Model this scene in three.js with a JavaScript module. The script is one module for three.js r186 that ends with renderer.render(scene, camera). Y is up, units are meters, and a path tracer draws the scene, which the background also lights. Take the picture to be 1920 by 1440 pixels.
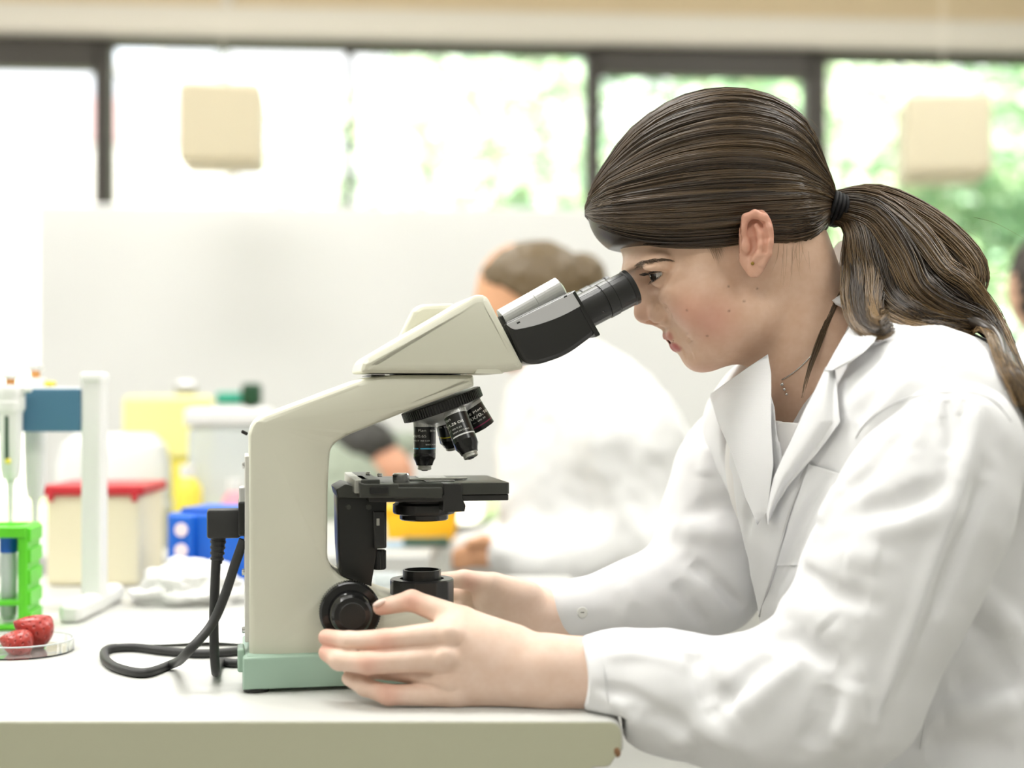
import * as THREE from 'three';
import { RoundedBoxGeometry } from 'three/addons/geometries/RoundedBoxGeometry.js';
import { mergeGeometries, mergeVertices, toCreasedNormals } from 'three/addons/utils/BufferGeometryUtils.js';
import { RectAreaLightUniformsLib } from 'three/addons/lights/RectAreaLightUniformsLib.js';
import { createNoise2D, createNoise3D } from 'simplex-noise';

// ---------------------------------------------------------------- camera, sky, sun, exposure
const scene = new THREE.Scene();
const F = 2667;                       // focal length of the lens in 1920-wide pixels (a 50 mm lens)
const EYE = 1.013, TAB = 0.76;        // heights of camera and bench top
const camera = new THREE.PerspectiveCamera(2 * Math.atan(720 / F) * 180 / Math.PI, 4 / 3, 0.05, 200);
camera.setViewOffset(1920, 1440, 0, -20, 1920, 1440);
camera.position.set(0, EYE, 0);
camera.lookAt(0, EYE, -1);
camera.focus = 1.275;
camera.userData.fStop = 2.35;
const renderer = new THREE.WebGLRenderer({ antialias: true });
renderer.toneMapping = THREE.LinearToneMapping;
renderer.toneMappingExposure = 0.74;
renderer.shadowMap.enabled = true;
RectAreaLightUniformsLib.init();
scene.background = new THREE.Color().setRGB(3.2, 3.25, 3.3);
const sun = new THREE.DirectionalLight(new THREE.Color(1, 0.96, 0.9), 40);
sun.position.set(6, 14, 7); sun.target.position.set(0, 0, -12);
sun.castShadow = true; sun.shadow.mapSize.set(2048, 2048);
Object.assign(sun.shadow.camera, { left: -16, right: 16, top: 16, bottom: -16, near: 1, far: 60 });
scene.add(sun, sun.target);

// ---------------------------------------------------------------- helpers
const V = (x, y, z) => new THREE.Vector3(x, y, z);
let seed = 12345;
const rnd = () => { seed = (seed + 0x6d2b79f5) | 0; let t = Math.imul(seed ^ (seed >>> 15), 1 | seed); t = (t + Math.imul(t ^ (t >>> 7), 61 | t)) ^ t; return ((t ^ (t >>> 14)) >>> 0) / 4294967296; };
const rr = (a, b) => a + (b - a) * rnd();
const n2 = createNoise2D(rnd), n3 = createNoise3D(rnd);
const clamp = (x, a, b) => Math.min(b, Math.max(a, x)), lerp = (a, b, t) => a + (b - a) * t;
const sstep = (a, b, x) => { const t = clamp((x - a) / (b - a), 0, 1); return t * t * (3 - 2 * t); };
// a point measured on the side-view drawing (its u, v) at a distance d in front of the camera wall
const P = (u, v, d) => V((u - 960) * d / F, EYE + (740 - v) * d / F, -d);
const onTable = (u, v) => { const d = (EYE - TAB) * F / (v - 740); return V((u - 960) * d / F, TAB, -d); };

const taken = new Map();
function numbered(name) { const n = taken.get(name) ?? 0; taken.set(name, n + 1); return n ? name + '_' + String(n).padStart(3, '0') : name; }
function tag(o, label, category, group, kind) { o.userData.label = label; if (category) o.userData.category = category; if (group) o.userData.group = group; if (kind) o.userData.kind = kind; return o; }
const shade = (m) => { m.castShadow = true; m.receiveShadow = true; return m; };
function thing(name, label, category, pos = [0, 0, 0], turn = 0, group) {
  const o = new THREE.Group(); o.name = numbered(name); o.position.set(...pos); o.rotation.y = turn; scene.add(o);
  return tag(o, label, category, group);
}
function part(parent, name, geo, mat, pos, rot, label) {
  const m = shade(new THREE.Mesh(geo, mat)); m.name = name; parent.add(m);
  if (pos) m.position.set(...pos); if (rot) m.rotation.set(...rot); if (label) m.userData.label = label;
  return m;
}
function single(name, geo, mat, label, category, pos, turn = 0, group) {
  const m = shade(new THREE.Mesh(geo, mat)); m.name = numbered(name); scene.add(m); if (pos) m.position.set(...pos); m.rotation.y = turn;
  return tag(m, label, category, group);
}
function structure(name, geo, mat, pos, rot, label) {
  const m = shade(new THREE.Mesh(geo, mat)); m.name = name; scene.add(m); if (pos) m.position.set(...pos); if (rot) m.rotation.set(...rot);
  m.userData.kind = 'structure'; m.userData.label = label; m.userData.category = name.split('_')[0]; return m;
}
const rgb = (r, g, b) => new THREE.Color().setRGB(r, g, b);
const mat = (c, rough = 0.5, o = {}) => new THREE.MeshPhysicalMaterial({ color: c instanceof THREE.Color ? c : new THREE.Color(c), roughness: rough, ...o });

// grain: a tileable grey noise texture for bump and roughness
function dataTex(n, f, srgb = false) {
  const d = new Uint8Array(n * n * 4);
  for (let y = 0; y < n; y++) for (let x = 0; x < n; x++) { const c = f(x / n, y / n), i = (y * n + x) * 4; const a = Array.isArray(c) ? c : [c, c, c]; for (let k = 0; k < 3; k++) d[i + k] = clamp(a[k], 0, 1) * 255; d[i + 3] = 255; }
  const t = new THREE.DataTexture(d, n, n); t.wrapS = t.wrapT = THREE.RepeatWrapping; t.magFilter = THREE.LinearFilter; t.minFilter = THREE.LinearMipmapLinearFilter; t.generateMipmaps = true; if (srgb) t.colorSpace = THREE.SRGBColorSpace; t.needsUpdate = true; return t;
}
const tile = (x, y, f) => { const a = x * Math.PI * 2, b = y * Math.PI * 2, r = f / 6.283; return n3(Math.cos(a) * r + 7 + Math.cos(b) * r * 0.7, Math.sin(a) * r - 3 + Math.sin(b) * r * 0.9, Math.sin(b) * r - Math.cos(b) * r * 0.5); };
const grainTex = dataTex(256, (x, y) => 0.5 + 0.25 * tile(x, y, 60) + 0.15 * tile(x, y, 130));
const weaveTex = dataTex(256, (x, y) => 0.5 + 0.22 * Math.sin(x * 402.1) * Math.sign(Math.sin(y * 201.06)) + 0.22 * Math.sin(y * 402.1) + 0.1 * tile(x, y, 90));
const withTex = (t, sx, sy = sx) => { const c = t.clone(); c.repeat.set(sx, sy); c.needsUpdate = true; return c; };

// swept tubes and rounded outlines
const tube = (pts, r, seg = 40, radial = 8, closed = false) => new THREE.TubeGeometry(new THREE.CatmullRomCurve3(pts, closed), seg, r, radial, closed);
// tube with a radius that changes along it; rounded ends
function taperTube(pts, radii, seg = 24, radial = 8) {
  const curve = new THREE.CatmullRomCurve3(pts), fr = curve.computeFrenetFrames(seg), pos = [], nor = [], idx = [];
  for (let i = 0; i <= seg; i++) {
    const t = i / seg, p = curve.getPointAt(t), k = t * (radii.length - 1), a = Math.min(radii.length - 2, Math.floor(k)), r = lerp(radii[a], radii[a + 1], k - a);
    for (let j = 0; j <= radial; j++) { const an = j / radial * Math.PI * 2, c = Math.cos(an), s = Math.sin(an); const n = fr.normals[i].clone().multiplyScalar(c).addScaledVector(fr.binormals[i], s); pos.push(p.x + n.x * r, p.y + n.y * r, p.z + n.z * r); nor.push(n.x, n.y, n.z); }
  }
  for (let i = 0; i < seg; i++) for (let j = 0; j < radial; j++) { const a = i * (radial + 1) + j, b = a + radial + 1; idx.push(a, a + 1, b, b, a + 1, b + 1); }
  const g = new THREE.BufferGeometry(); g.setAttribute('position', new THREE.Float32BufferAttribute(pos, 3)); g.setAttribute('normal', new THREE.Float32BufferAttribute(nor, 3)); g.setIndex(idx); return g;
}
function roundShape(pts) { // [x, y, radius]
  const s = new THREE.Shape(), n = pts.length;
  for (let i = 0; i < n; i++) {
    const [x, y, r = 0] = pts[i], a = pts[(i + n - 1) % n], b = pts[(i + 1) % n];
    const la = Math.hypot(a[0] - x, a[1] - y), lb = Math.hypot(b[0] - x, b[1] - y), q = Math.min(r, la * 0.49, lb * 0.49);
    const p0 = [x + (a[0] - x) / la * q, y + (a[1] - y) / la * q], p1 = [x + (b[0] - x) / lb * q, y + (b[1] - y) / lb * q];
    if (i === 0) s.moveTo(...p0); else s.lineTo(...p0);
    if (q > 0) s.quadraticCurveTo(x, y, ...p1);
  }
  s.closePath(); return s;
}
function extrude(pts, depth, bevel = 0, seg = 3, curve = 8) {
  const shape = pts instanceof THREE.Shape ? pts : roundShape(pts);
  const g = new THREE.ExtrudeGeometry(shape, { depth: depth - 2 * bevel, bevelEnabled: bevel > 0, bevelThickness: bevel, bevelSize: bevel, bevelOffset: -bevel, bevelSegments: seg, curveSegments: curve });
  g.translate(0, 0, -depth / 2 + bevel); return toCreasedNormals(g, 0.7);
}
const box = (w, h, d, r = 0.002, s = 2) => new RoundedBoxGeometry(w, h, d, s, Math.min(r, w / 2.01, h / 2.01, d / 2.01));
const lathe = (pts, n = 40) => { const g = new THREE.LatheGeometry(pts.map(([x, y]) => new THREE.Vector2(Math.max(x, 1e-5), y)), n); return toCreasedNormals(g, 0.6); };
const cyl = (r, h, n = 32, r2 = r, b = 0.0006) => lathe([[0, -h / 2], [r2 - b, -h / 2], [r2, -h / 2 + b], [r, h / 2 - b], [r - b, h / 2], [0, h / 2]], n);
const moved = (g, x, y, z, rx = 0, ry = 0, rz = 0) => { const m = new THREE.Matrix4().makeRotationFromEuler(new THREE.Euler(rx, ry, rz)); m.setPosition(x, y, z); const c = g.clone(); c.applyMatrix4(m); return c; };
const merged = (list) => mergeGeometries(list.map((g) => { let c = g.index ? g.toNonIndexed() : g.clone(); for (const k of Object.keys(c.attributes)) if (!['position', 'normal', 'uv'].includes(k)) c.deleteAttribute(k); if (!c.attributes.uv) c.setAttribute('uv', new THREE.Float32BufferAttribute(new Float32Array(c.attributes.position.count * 2), 2)); return c; }));

// ---------------------------------------------------------------- the room
const TURN = 0.073;                                   // the window wall runs a little away to the right
const rm = (x, y, z) => { const c = Math.cos(TURN), s = Math.sin(TURN); return [x * c + z * s, y, -x * s + z * c]; };
const RT = [0, TURN, 0];
const M = {
  wallTan: mat(rgb(0.75, 0.6, 0.39), 0.85, { bumpMap: withTex(grainTex, 6), bumpScale: 0.0008 }),
  wallWhite: mat(rgb(0.6, 0.59, 0.56), 0.85, { bumpMap: withTex(grainTex, 6), bumpScale: 0.0008 }),
  ceiling: mat(rgb(0.86, 0.86, 0.83), 0.9, { bumpMap: withTex(grainTex, 8), bumpScale: 0.001 }),
  floor: mat(rgb(0.4, 0.39, 0.36), 0.55, { bumpMap: withTex(grainTex, 12), bumpScale: 0.0005 }),
  trim: mat(rgb(0.78, 0.72, 0.62), 0.6),
  frame: mat(rgb(0.05, 0.042, 0.033), 0.5),
  glass: mat(rgb(1, 1, 1), 0.0, { transmission: 1, thickness: 0, ior: 1.5, specularIntensity: 0.5 }),
  board: mat(rgb(0.73, 0.73, 0.71), 0.4),
  boardFrame: mat(rgb(0.7, 0.7, 0.68), 0.4),
};
const ZW = -5, HEAD = 2.25, ROOF = 2.78;
structure('floor', box(9.4, 0.12, 9.2, 0.001), M.floor, rm(0, -0.06, -0.85), RT, 'pale grey vinyl floor of the laboratory');
structure('ceiling', box(9.4, 0.16, 9.2, 0.001), M.ceiling, rm(0, ROOF + 0.08, -0.85), RT, 'white plastered ceiling of the laboratory');
structure('wall_left', box(0.16, ROOF, 9.0, 0.001), M.wallWhite, rm(-4.5, ROOF / 2, -0.75), RT, 'plain white side wall');
structure('wall_right', box(0.16, ROOF, 9.0, 0.001), M.wallWhite, rm(4.5, ROOF / 2, -0.75), RT, 'plain white side wall on the far side');
structure('wall_front', box(9, ROOF, 0.16, 0.001), M.wallWhite, rm(0, ROOF / 2, 3.6), RT, 'plain white wall behind the viewer');
{
  // window wall: tan panels above the glazing with a pale trim board, a low sill wall below
  const w = structure('wall_back', box(9, ROOF - HEAD - 0.1, 0.2, 0.001), M.wallTan, rm(0, (ROOF + HEAD + 0.1) / 2, ZW - 0.08), RT, 'tan panelled wall above the windows');
  structure('wall_sill', box(9, 0.5, 0.2, 0.001), M.wallWhite, rm(0, 0.25, ZW - 0.08), RT, 'low white wall below the windows');
  structure('trim_1', box(9, 0.1, 0.24, 0.008), M.trim, rm(0, HEAD + 0.05, ZW - 0.06), RT, 'pale trim board along the window heads');
  for (const x of [-0.62, 2.6, -3.6]) part(w, 'panel_joint', box(0.03, ROOF - HEAD - 0.12, 0.02, 0.003), M.trim, [x, 0, 0.108]);
}
// window units: [left, right, frame above the pane]
const px5 = (u) => { const c = Math.cos(TURN), s = Math.sin(TURN), r = (u - 960) / F; return 5.05 * (s + r * c) / (c - r * s); };
const units = [[-2000, 195, 0.11], [195, 655, 0.025], [655, 1112, 0.03], [1112, 1525, 0.1], [1525, 2075, 0.035], [2075, 3400, 0.03]];
units.forEach(([a, b, top], i) => {
  const x0 = px5(a), x1 = px5(b), w = x1 - x0, y0 = 0.5, h = HEAD - y0, sash = top > 0.05;
  const fw = 0.032;
  const g = new THREE.Group(); g.name = 'window_' + (i + 1); scene.add(g); g.position.set(...rm((x0 + x1) / 2, y0, ZW - 0.05)); g.rotation.y = TURN;
  g.userData.kind = 'structure'; g.userData.category = 'window';
  g.userData.label = ['dark framed window at the pale corner of the room', 'dark framed window behind the cream paper lantern cube', 'wide dark framed window above the whiteboard', 'dark framed opening window behind the head of the seated person', 'dark framed window behind the hanging lantern and ponytail', 'dark framed window beyond the ponytail'][i];
  const inset = sash ? 0.02 : 0;
  const left = [0.03, 0.034, 0.014, 0.026, 0.04, 0.02][i], right = [0.03, 0.014, 0.03, 0.04, 0.03, 0.03][i];
  part(g, 'frame_head', box(w, top, 0.08, 0.004), M.frame, [0, h - top / 2, 0]);
  part(g, 'frame_foot', box(w, 0.06, 0.08, 0.004), M.frame, [0, 0.03, 0]);
  part(g, 'frame_side', box(left, h, 0.08, 0.003), M.frame, [-w / 2 + left / 2, h / 2, 0]);
  part(g, 'frame_side', box(right, h, 0.08, 0.003), M.frame, [w / 2 - right / 2, h / 2, 0]);
  part(g, 'pane', new THREE.BoxGeometry(w - left - right, h - top - 0.06, 0.002), M.glass, [(left - right) / 2, (h - top + 0.06) / 2, -0.01]);
});
// fluorescent ceiling panels, one row over the bench and one behind the viewer
const lampGlow = mat(rgb(1, 1, 1), 0.6, { emissive: new THREE.Color(1, 0.985, 0.95), emissiveIntensity: 6 });
const lampBody = mat(rgb(0.8, 0.8, 0.8), 0.5);
const lampSpots = [[-2.6, 0.5], [-0.5, 0.5], [1.6, 0.5], [-2.6, -1.5], [-0.5, -1.5], [1.6, -1.5], [-2.6, -3.4], [-0.5, -3.4], [1.6, -3.4]];
lampSpots.forEach(([x, z], i) => {
  const row = ['over the viewer', 'over the near bench', 'near the windows'][Math.floor(i / 3)], side = ['on the left', 'in the middle', 'on the right'][i % 3];
  const g = thing('ceiling_light', `long white ceiling light panel ${row}, ${side}`, 'ceiling light', rm(x, ROOF, z), TURN, 'ceiling light panels');
  part(g, 'housing', box(1.24, 0.05, 0.64, 0.006), lampBody, [0, -0.025, 0]);
  part(g, 'diffuser', box(1.2, 0.012, 0.6, 0.004), lampGlow, [0, -0.052, 0]);
  const l = new THREE.RectAreaLight(new THREE.Color(1, 0.985, 0.955), [7, 17, 10][Math.floor(i / 3)], 1.2, 0.6); l.position.set(...rm(x, ROOF - 0.062, z)); l.lookAt(l.position.x, 0, l.position.z + 1e-4); scene.add(l);
});
// whiteboard partition standing behind the far bench
{
  const d = 3.75, x0 = (88 - 960) * d / F, x1 = (1420 - 960) * d / F, top = EYE + (740 - 390) * d / F;
  const g = thing('whiteboard', 'large plain white whiteboard standing under the windows', 'whiteboard', rm((x0 + x1) / 2 + d * 0.073, 0, -d), TURN);
  part(g, 'panel', box(x1 - x0, top - 0.75, 0.03, 0.006), M.board, [0, (top + 0.75) / 2, 0]);
  part(g, 'edge_rail', box(x1 - x0 + 0.02, 0.02, 0.04, 0.005), M.boardFrame, [0, 0.75, 0]);
  part(g, 'post', cyl(0.02, 0.75), M.boardFrame, [-(x1 - x0) / 2 + 0.1, 0.375, 0]);
  part(g, 'post', cyl(0.02, 0.75), M.boardFrame, [(x1 - x0) / 2 - 0.1, 0.375, 0]);
}
// paper lanterns: soft cubes of cream paper on a cord
function lantern(u, v, d, size, label, tilt) {
  const p = P(u, v, d), g = thing('paper_lantern', label, 'lantern', [p.x, p.y, p.z], tilt, 'hanging paper lantern cubes');
  const s = box(size, size, size, size * 0.09, 5), a = s.attributes.position;
  for (let i = 0; i < a.count; i++) { const x = a.getX(i), y = a.getY(i), z = a.getZ(i); const k = 1 + 0.035 * Math.cos(y / size * 3.1) + 0.015 * n3(x * 12, y * 12, z * 12); a.setXYZ(i, x * k, y * (1 + 0.02 * Math.cos(x / size * 3.1)), z * k); }
  s.computeVertexNormals();
  part(g, 'paper_shade', s, mat(rgb(0.78, 0.71, 0.54), 0.9, { transmission: 0.3, thickness: 0 }));
  part(g, 'cord', cyl(0.0008, ROOF - p.y - size / 2, 8), M.trim, [0, size / 2 + (ROOF - p.y - size / 2) / 2, 0]);
}
lantern(418, 241, 3.2, 0.178, 'cream paper lantern cube hanging before the window pane above the whiteboard', 0.12);
lantern(1768, 262, 3.9, 0.225, 'cream paper lantern cube hanging above the ponytail', -0.15);

// ---------------------------------------------------------------- outside: lawn, trees, a pale house
structure('ground', box(60, 0.1, 40, 0.001), mat(rgb(0.25, 0.32, 0.14), 0.95), [0, -0.2, -26.5], null, 'lawn outside the windows');
const leafGeo = (() => { // a folded pointed leaf
  const g = new THREE.BufferGeometry(); g.setAttribute('position', new THREE.Float32BufferAttribute([0, 0, 0, 0.5, 0.05, 0.45, 0, -0.06, 0.5, -0.5, 0.05, 0.45, 0, 0, 1.2], 3)); g.setIndex([0, 1, 2, 0, 2, 3, 2, 1, 4, 2, 4, 3]); g.computeVertexNormals(); return g;
})();
const leafMats = [rgb(0.33, 0.5, 0.32), rgb(0.5, 0.62, 0.48), rgb(0.24, 0.4, 0.25)].map((c) => mat(c, 0.8, { transmission: 0.4, thickness: 0, side: THREE.DoubleSide }));
const bark = mat(rgb(0.75, 0.73, 0.68), 0.9);
function tree(x, z, h, rx, ry, n, k, label) {
  const g = thing('tree', label, 'tree', [x, -0.15, z], 0, 'trees outside the windows');
  const top = h, pts = [V(0, 0, 0), V(0.1, top * 0.4, 0.05), V(-0.05, top * 0.75, 0), V(0.05, top, 0)];
  const limbs = [taperTube(pts, [0.14, 0.1, 0.07, 0.03], 16, 8)];
  for (let i = 0; i < 9; i++) { const y = top * rr(0.3, 0.9), a = rr(0, 6.28), l = rx * rr(0.5, 0.95); limbs.push(taperTube([V(0, y, 0), V(Math.cos(a) * l * 0.5, y + 0.25, Math.sin(a) * l * 0.5), V(Math.cos(a) * l, y + 0.6, Math.sin(a) * l)], [0.05, 0.03, 0.012], 8, 6)); }
  part(g, 'trunk', merged(limbs), bark);
  const m = new THREE.InstancedMesh(leafGeo, leafMats[k], n), o = new THREE.Object3D(), c = new THREE.Color();
  for (let i = 0; i < n; i++) {
    const cl = Math.floor(rnd() * 46), cs = (q) => { const s = Math.sin(cl * 127.1 + q * 311.7 + x * 13.7) * 43758.5; return s - Math.floor(s); };
    const a = cs(1) * 6.28, e = cs(2) * 2 - 1, r = Math.cbrt(cs(3)) * 0.85;
    o.position.set(Math.cos(a) * Math.sqrt(1 - e * e) * r * rx + rr(-0.36, 0.36), top * 0.78 + e * r * ry + rr(-0.3, 0.3), Math.sin(a) * Math.sqrt(1 - e * e) * r * rx + rr(-0.36, 0.36));
    o.rotation.set(rr(-1.2, 1.2), rr(0, 6.28), rr(-1, 1)); o.scale.setScalar(rr(0.07, 0.15)); o.updateMatrix(); m.setMatrixAt(i, o.matrix);
    const b = rr(0.7, 1.25); c.setRGB(b * rr(0.9, 1.15), b, b * rr(0.8, 1.1)); m.setColorAt(i, c);
  }
  m.name = 'foliage'; m.userData.kind = 'stuff'; shade(m); g.add(m);
}
tree(-0.4, -10.5, 3.3, 1.5, 1.6, 2184, 1, 'pale leafy tree outside the window above the whiteboard');
tree(1.1, -9.4, 2.9, 1.3, 1.6, 2730, 0, 'green tree outside the opening window behind the head');
tree(2.5, -11.5, 3.8, 1.7, 1.9, 2940, 1, 'green tree outside between the opening window and the lantern');
tree(3.9, -9.8, 3.0, 1.5, 1.9, 2940, 0, 'green tree with pale trunk outside behind the ponytail');
tree(5.4, -12, 3.4, 1.8, 2.0, 2520, 2, 'darker green tree outside at the far end of the windows');
tree(0.4, -14, 4.6, 1.9, 1.7, 1889, 2, 'taller green tree farther out behind the pale tree');
{
  const g = thing('house', 'pale rendered house with pink band outside the corner window', 'house', [-6.2, -0.15, -17], 0.15);
  part(g, 'wall', box(5.6, 4.1, 3, 0.01), mat(rgb(0.3, 0.295, 0.28), 0.9), [0, 2.05, 0]);
  part(g, 'band', box(5.65, 0.5, 3.05, 0.01), mat(rgb(0.27, 0.19, 0.2), 0.9), [0, 4.2, 0]);
  part(g, 'upper_wall', box(5.4, 2.0, 2.8, 0.01), mat(rgb(0.22, 0.235, 0.265), 0.9), [0, 5.4, 0]);
  part(g, 'roof', extrude([[-2.9, 0], [2.9, 0], [2.4, 0.7], [-2.4, 0.7]], 3.2, 0.02, 1), mat(rgb(0.3, 0.2, 0.17), 0.9), [0, 6.4, 0]);
  for (let i = 0; i < 3; i++) { const w = part(g, 'window', box(0.8, 1.2, 0.06, 0.01), mat(rgb(0.3, 0.3, 0.3), 0.5), [-1.7 + i * 1.7, 5.35, 1.42]); part(w, 'pane', box(0.66, 1.04, 0.02, 0.004), mat(rgb(0.3, 0.33, 0.38), 0.1), [0, 0, 0.035]); }
}

// ---------------------------------------------------------------- near bench and what lies on it
const B = {
  top: mat(rgb(0.56, 0.56, 0.53), 0.38, { bumpMap: withTex(grainTex, 40), bumpScale: 0.00008 }),
  edge: mat(rgb(0.5, 0.5, 0.36), 0.5, { bumpMap: withTex(grainTex, 40), bumpScale: 0.0001 }),
  chip: mat(rgb(0.3, 0.16, 0.08), 0.9),
  steel: mat(rgb(0.6, 0.6, 0.6), 0.35, { metalness: 1 }),
  white: mat(rgb(0.8, 0.8, 0.78), 0.4), whiteRough: mat(rgb(0.85, 0.85, 0.83), 0.9), paper: mat(rgb(0.88, 0.88, 0.87), 0.8),
  blue: mat(rgb(0.004, 0.12, 0.6), 0.4), slate: mat(rgb(0.065, 0.18, 0.28), 0.45), green: mat(rgb(0.11, 0.62, 0.02), 0.35), darkGreen: mat(rgb(0.01, 0.06, 0.025), 0.4),
  yellow: mat(rgb(0.85, 0.72, 0.08), 0.45), paleYellow: mat(rgb(0.86, 0.8, 0.32), 0.5), orange: mat(rgb(0.95, 0.5, 0.01), 0.45), cream: mat(rgb(0.84, 0.77, 0.55), 0.5), red: mat(rgb(0.55, 0.02, 0.03), 0.4),
  black: mat(rgb(0.018, 0.018, 0.017), 0.42), rubber: mat(rgb(0.028, 0.028, 0.027), 0.5), amber: mat(rgb(0.75, 0.35, 0.1), 0.5), teal: mat(rgb(0.03, 0.35, 0.25), 0.5), pink: mat(rgb(0.85, 0.35, 0.42), 0.5),
  clear: mat(rgb(1, 1, 1), 0.02, { transmission: 1, thickness: 0.002, ior: 1.49 }),
  frosted: mat(rgb(0.86, 0.9, 0.9), 0.5, { transmission: 0.5, thickness: 0 }),
};
const BX1 = 0.0861, BZ0 = -1.104;
{
  const g = thing('lab_bench', 'cream laminate bench with a bullnosed edge under the microscope', 'bench', [BX1, 0, BZ0]);
  const L = 1.35, D = 0.88, t = 0.05;
  const prof = roundShape([[0, TAB, 0.024], [0, TAB - 0.024, 0.01], [-0.006, TAB - 0.028, 0.004], [-0.01, TAB - 0.036, 0.004], [-0.024, TAB - 0.0365, 0.002], [-0.026, TAB - t, 0.003], [-L, TAB - t], [-L, TAB]]);
  const e = new THREE.ExtrudeGeometry(prof, { depth: D, bevelEnabled: true, bevelThickness: 0.0012, bevelSize: 0.0012, bevelOffset: -0.0012, bevelSegments: 2, curveSegments: 10 }); e.translate(0, 0, -D);
  part(g, 'top', toCreasedNormals(e, 0.5), B.top);
  const face = new THREE.ExtrudeGeometry(roundShape([[-0.0015, TAB - 0.001, 0.024], [-0.0015, TAB - 0.024, 0.01], [-0.007, TAB - 0.0285, 0.004], [-0.011, TAB - 0.035, 0.004], [-0.025, TAB - 0.0355, 0.002], [-0.027, TAB - t + 0.001, 0.003], [-L, TAB - t + 0.001], [-L, TAB - 0.001]]), { depth: 0.0006, bevelEnabled: true, bevelThickness: 0.0003, bevelSize: 0.0006, bevelOffset: -0.0006, bevelSegments: 1, curveSegments: 10 }); face.translate(0, 0, 0.0012);
  part(g, 'edge_band', face, B.edge, null, null, 'olive grey edge band');
  part(g, 'chipped_core', moved(new THREE.DodecahedronGeometry(0.0036, 1).scale(0.8, 1.3, 0.7), 0, 0, 0), B.chip, [-0.0045, TAB - 0.0245, 0.0006], [0.4, 0.3, 0.2], 'brown chipped spot on the edge');
  for (const z of [-0.06, -D + 0.06]) for (const x of [-0.06, -L + 0.06]) part(g, 'leg', box(0.045, TAB - t, 0.045, 0.004), B.steel, [x, (TAB - t) / 2, z]);
  part(g, 'apron', box(L - 0.2, 0.06, 0.02, 0.003), B.steel, [-L / 2, TAB - t - 0.032, -D + 0.06]);
}
// petri dish with cut strawberries
{
  const p = onTable(44, 1222), g = thing('petri_dish', 'clear shallow petri dish holding cut strawberries', 'petri dish', [p.x, TAB, p.z]);
  const R = 0.0478;
  part(g, 'base', lathe([[0, 0.0003], [R, 0.0003], [R, 0.012], [R - 0.0013, 0.012], [R - 0.0013, 0.0017], [0, 0.0017]], 72), B.clear);
  part(g, 'rim', new THREE.TorusGeometry(R - 0.0006, 0.0008, 8, 80), B.frosted, [0, 0.0122, 0], [Math.PI / 2, 0, 0]);
  const flesh = (seedTex) => mat(rgb(0.42, 0.03, 0.02), 0.34, { clearcoat: 0.4, clearcoatRoughness: 0.25, bumpMap: seedTex, bumpScale: 0.0035 });
  const pips = dataTex(128, (x, y) => { let v = 0.8; for (let i = 0; i < 9; i++) for (let j = 0; j < 9; j++) { const cx = (i + (j % 2) * 0.5 + 0.2) / 9, cy = (j + 0.5) / 9; const dx = x - cx, dy = y - cy; v -= 0.6 * Math.exp(-(dx * dx * 3 + dy * dy) * 2600); } return v; });
  const berry = (name, label, len, r, pos, rot, cut) => {
    const pts = []; for (let i = 0; i <= 18; i++) { const t = i / 18; pts.push([r * Math.pow(Math.sin(Math.PI * Math.pow(t, 0.62)), 0.8) + 1e-5, len * (t - 0.5)]); }
    const geo = new THREE.LatheGeometry(pts.map((q) => new THREE.Vector2(...q)), 28), a = geo.attributes.position;
    for (let i = 0; i < a.count; i++) { const z = a.getZ(i); if (z < -cut) a.setZ(i, -cut); const k = 1 + 0.05 * n3(a.getX(i) * 70, a.getY(i) * 70, z * 70); a.setX(i, a.getX(i) * k); }
    geo.computeVertexNormals();
    const o = thing(name, label, 'strawberry', pos, 0, 'strawberry pieces in the dish'); part(o, 'flesh', geo, flesh(pips), null, rot);
    const face = new THREE.Shape(); pts.forEach(([x, y], i) => { const c = Math.sqrt(Math.max(0, x * x - cut * cut)) * 0.9; if (i === 0) face.moveTo(c, y * 0.97); else face.lineTo(c, y * 0.97); }); for (let i = pts.length - 1; i >= 0; i--) face.lineTo(-Math.sqrt(Math.max(0, pts[i][0] ** 2 - cut * cut)) * 0.9, pts[i][1] * 0.97);
    const fg = new THREE.ExtrudeGeometry(face, { depth: 0.0006, bevelEnabled: false }); fg.translate(0, 0, -cut - 0.0005); part(o, 'cut_face', fg, mat(rgb(0.7, 0.12, 0.06), 0.3, { clearcoat: 0.5 }), null, rot);
  };
  berry('strawberry', 'larger strawberry half leaning on top with seeded skin', 0.041, 0.0178, [p.x + 0.006, TAB + 0.0215, p.z - 0.008], [0.4, 0.5, 0.95], 0.002);
  berry('strawberry', 'smaller strawberry half lying flat against the front of the dish', 0.034, 0.0145, [p.x - 0.002, TAB + 0.0118, p.z + 0.017], [-0.5, 0.1, 1.35], 0.003);
}
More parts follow.
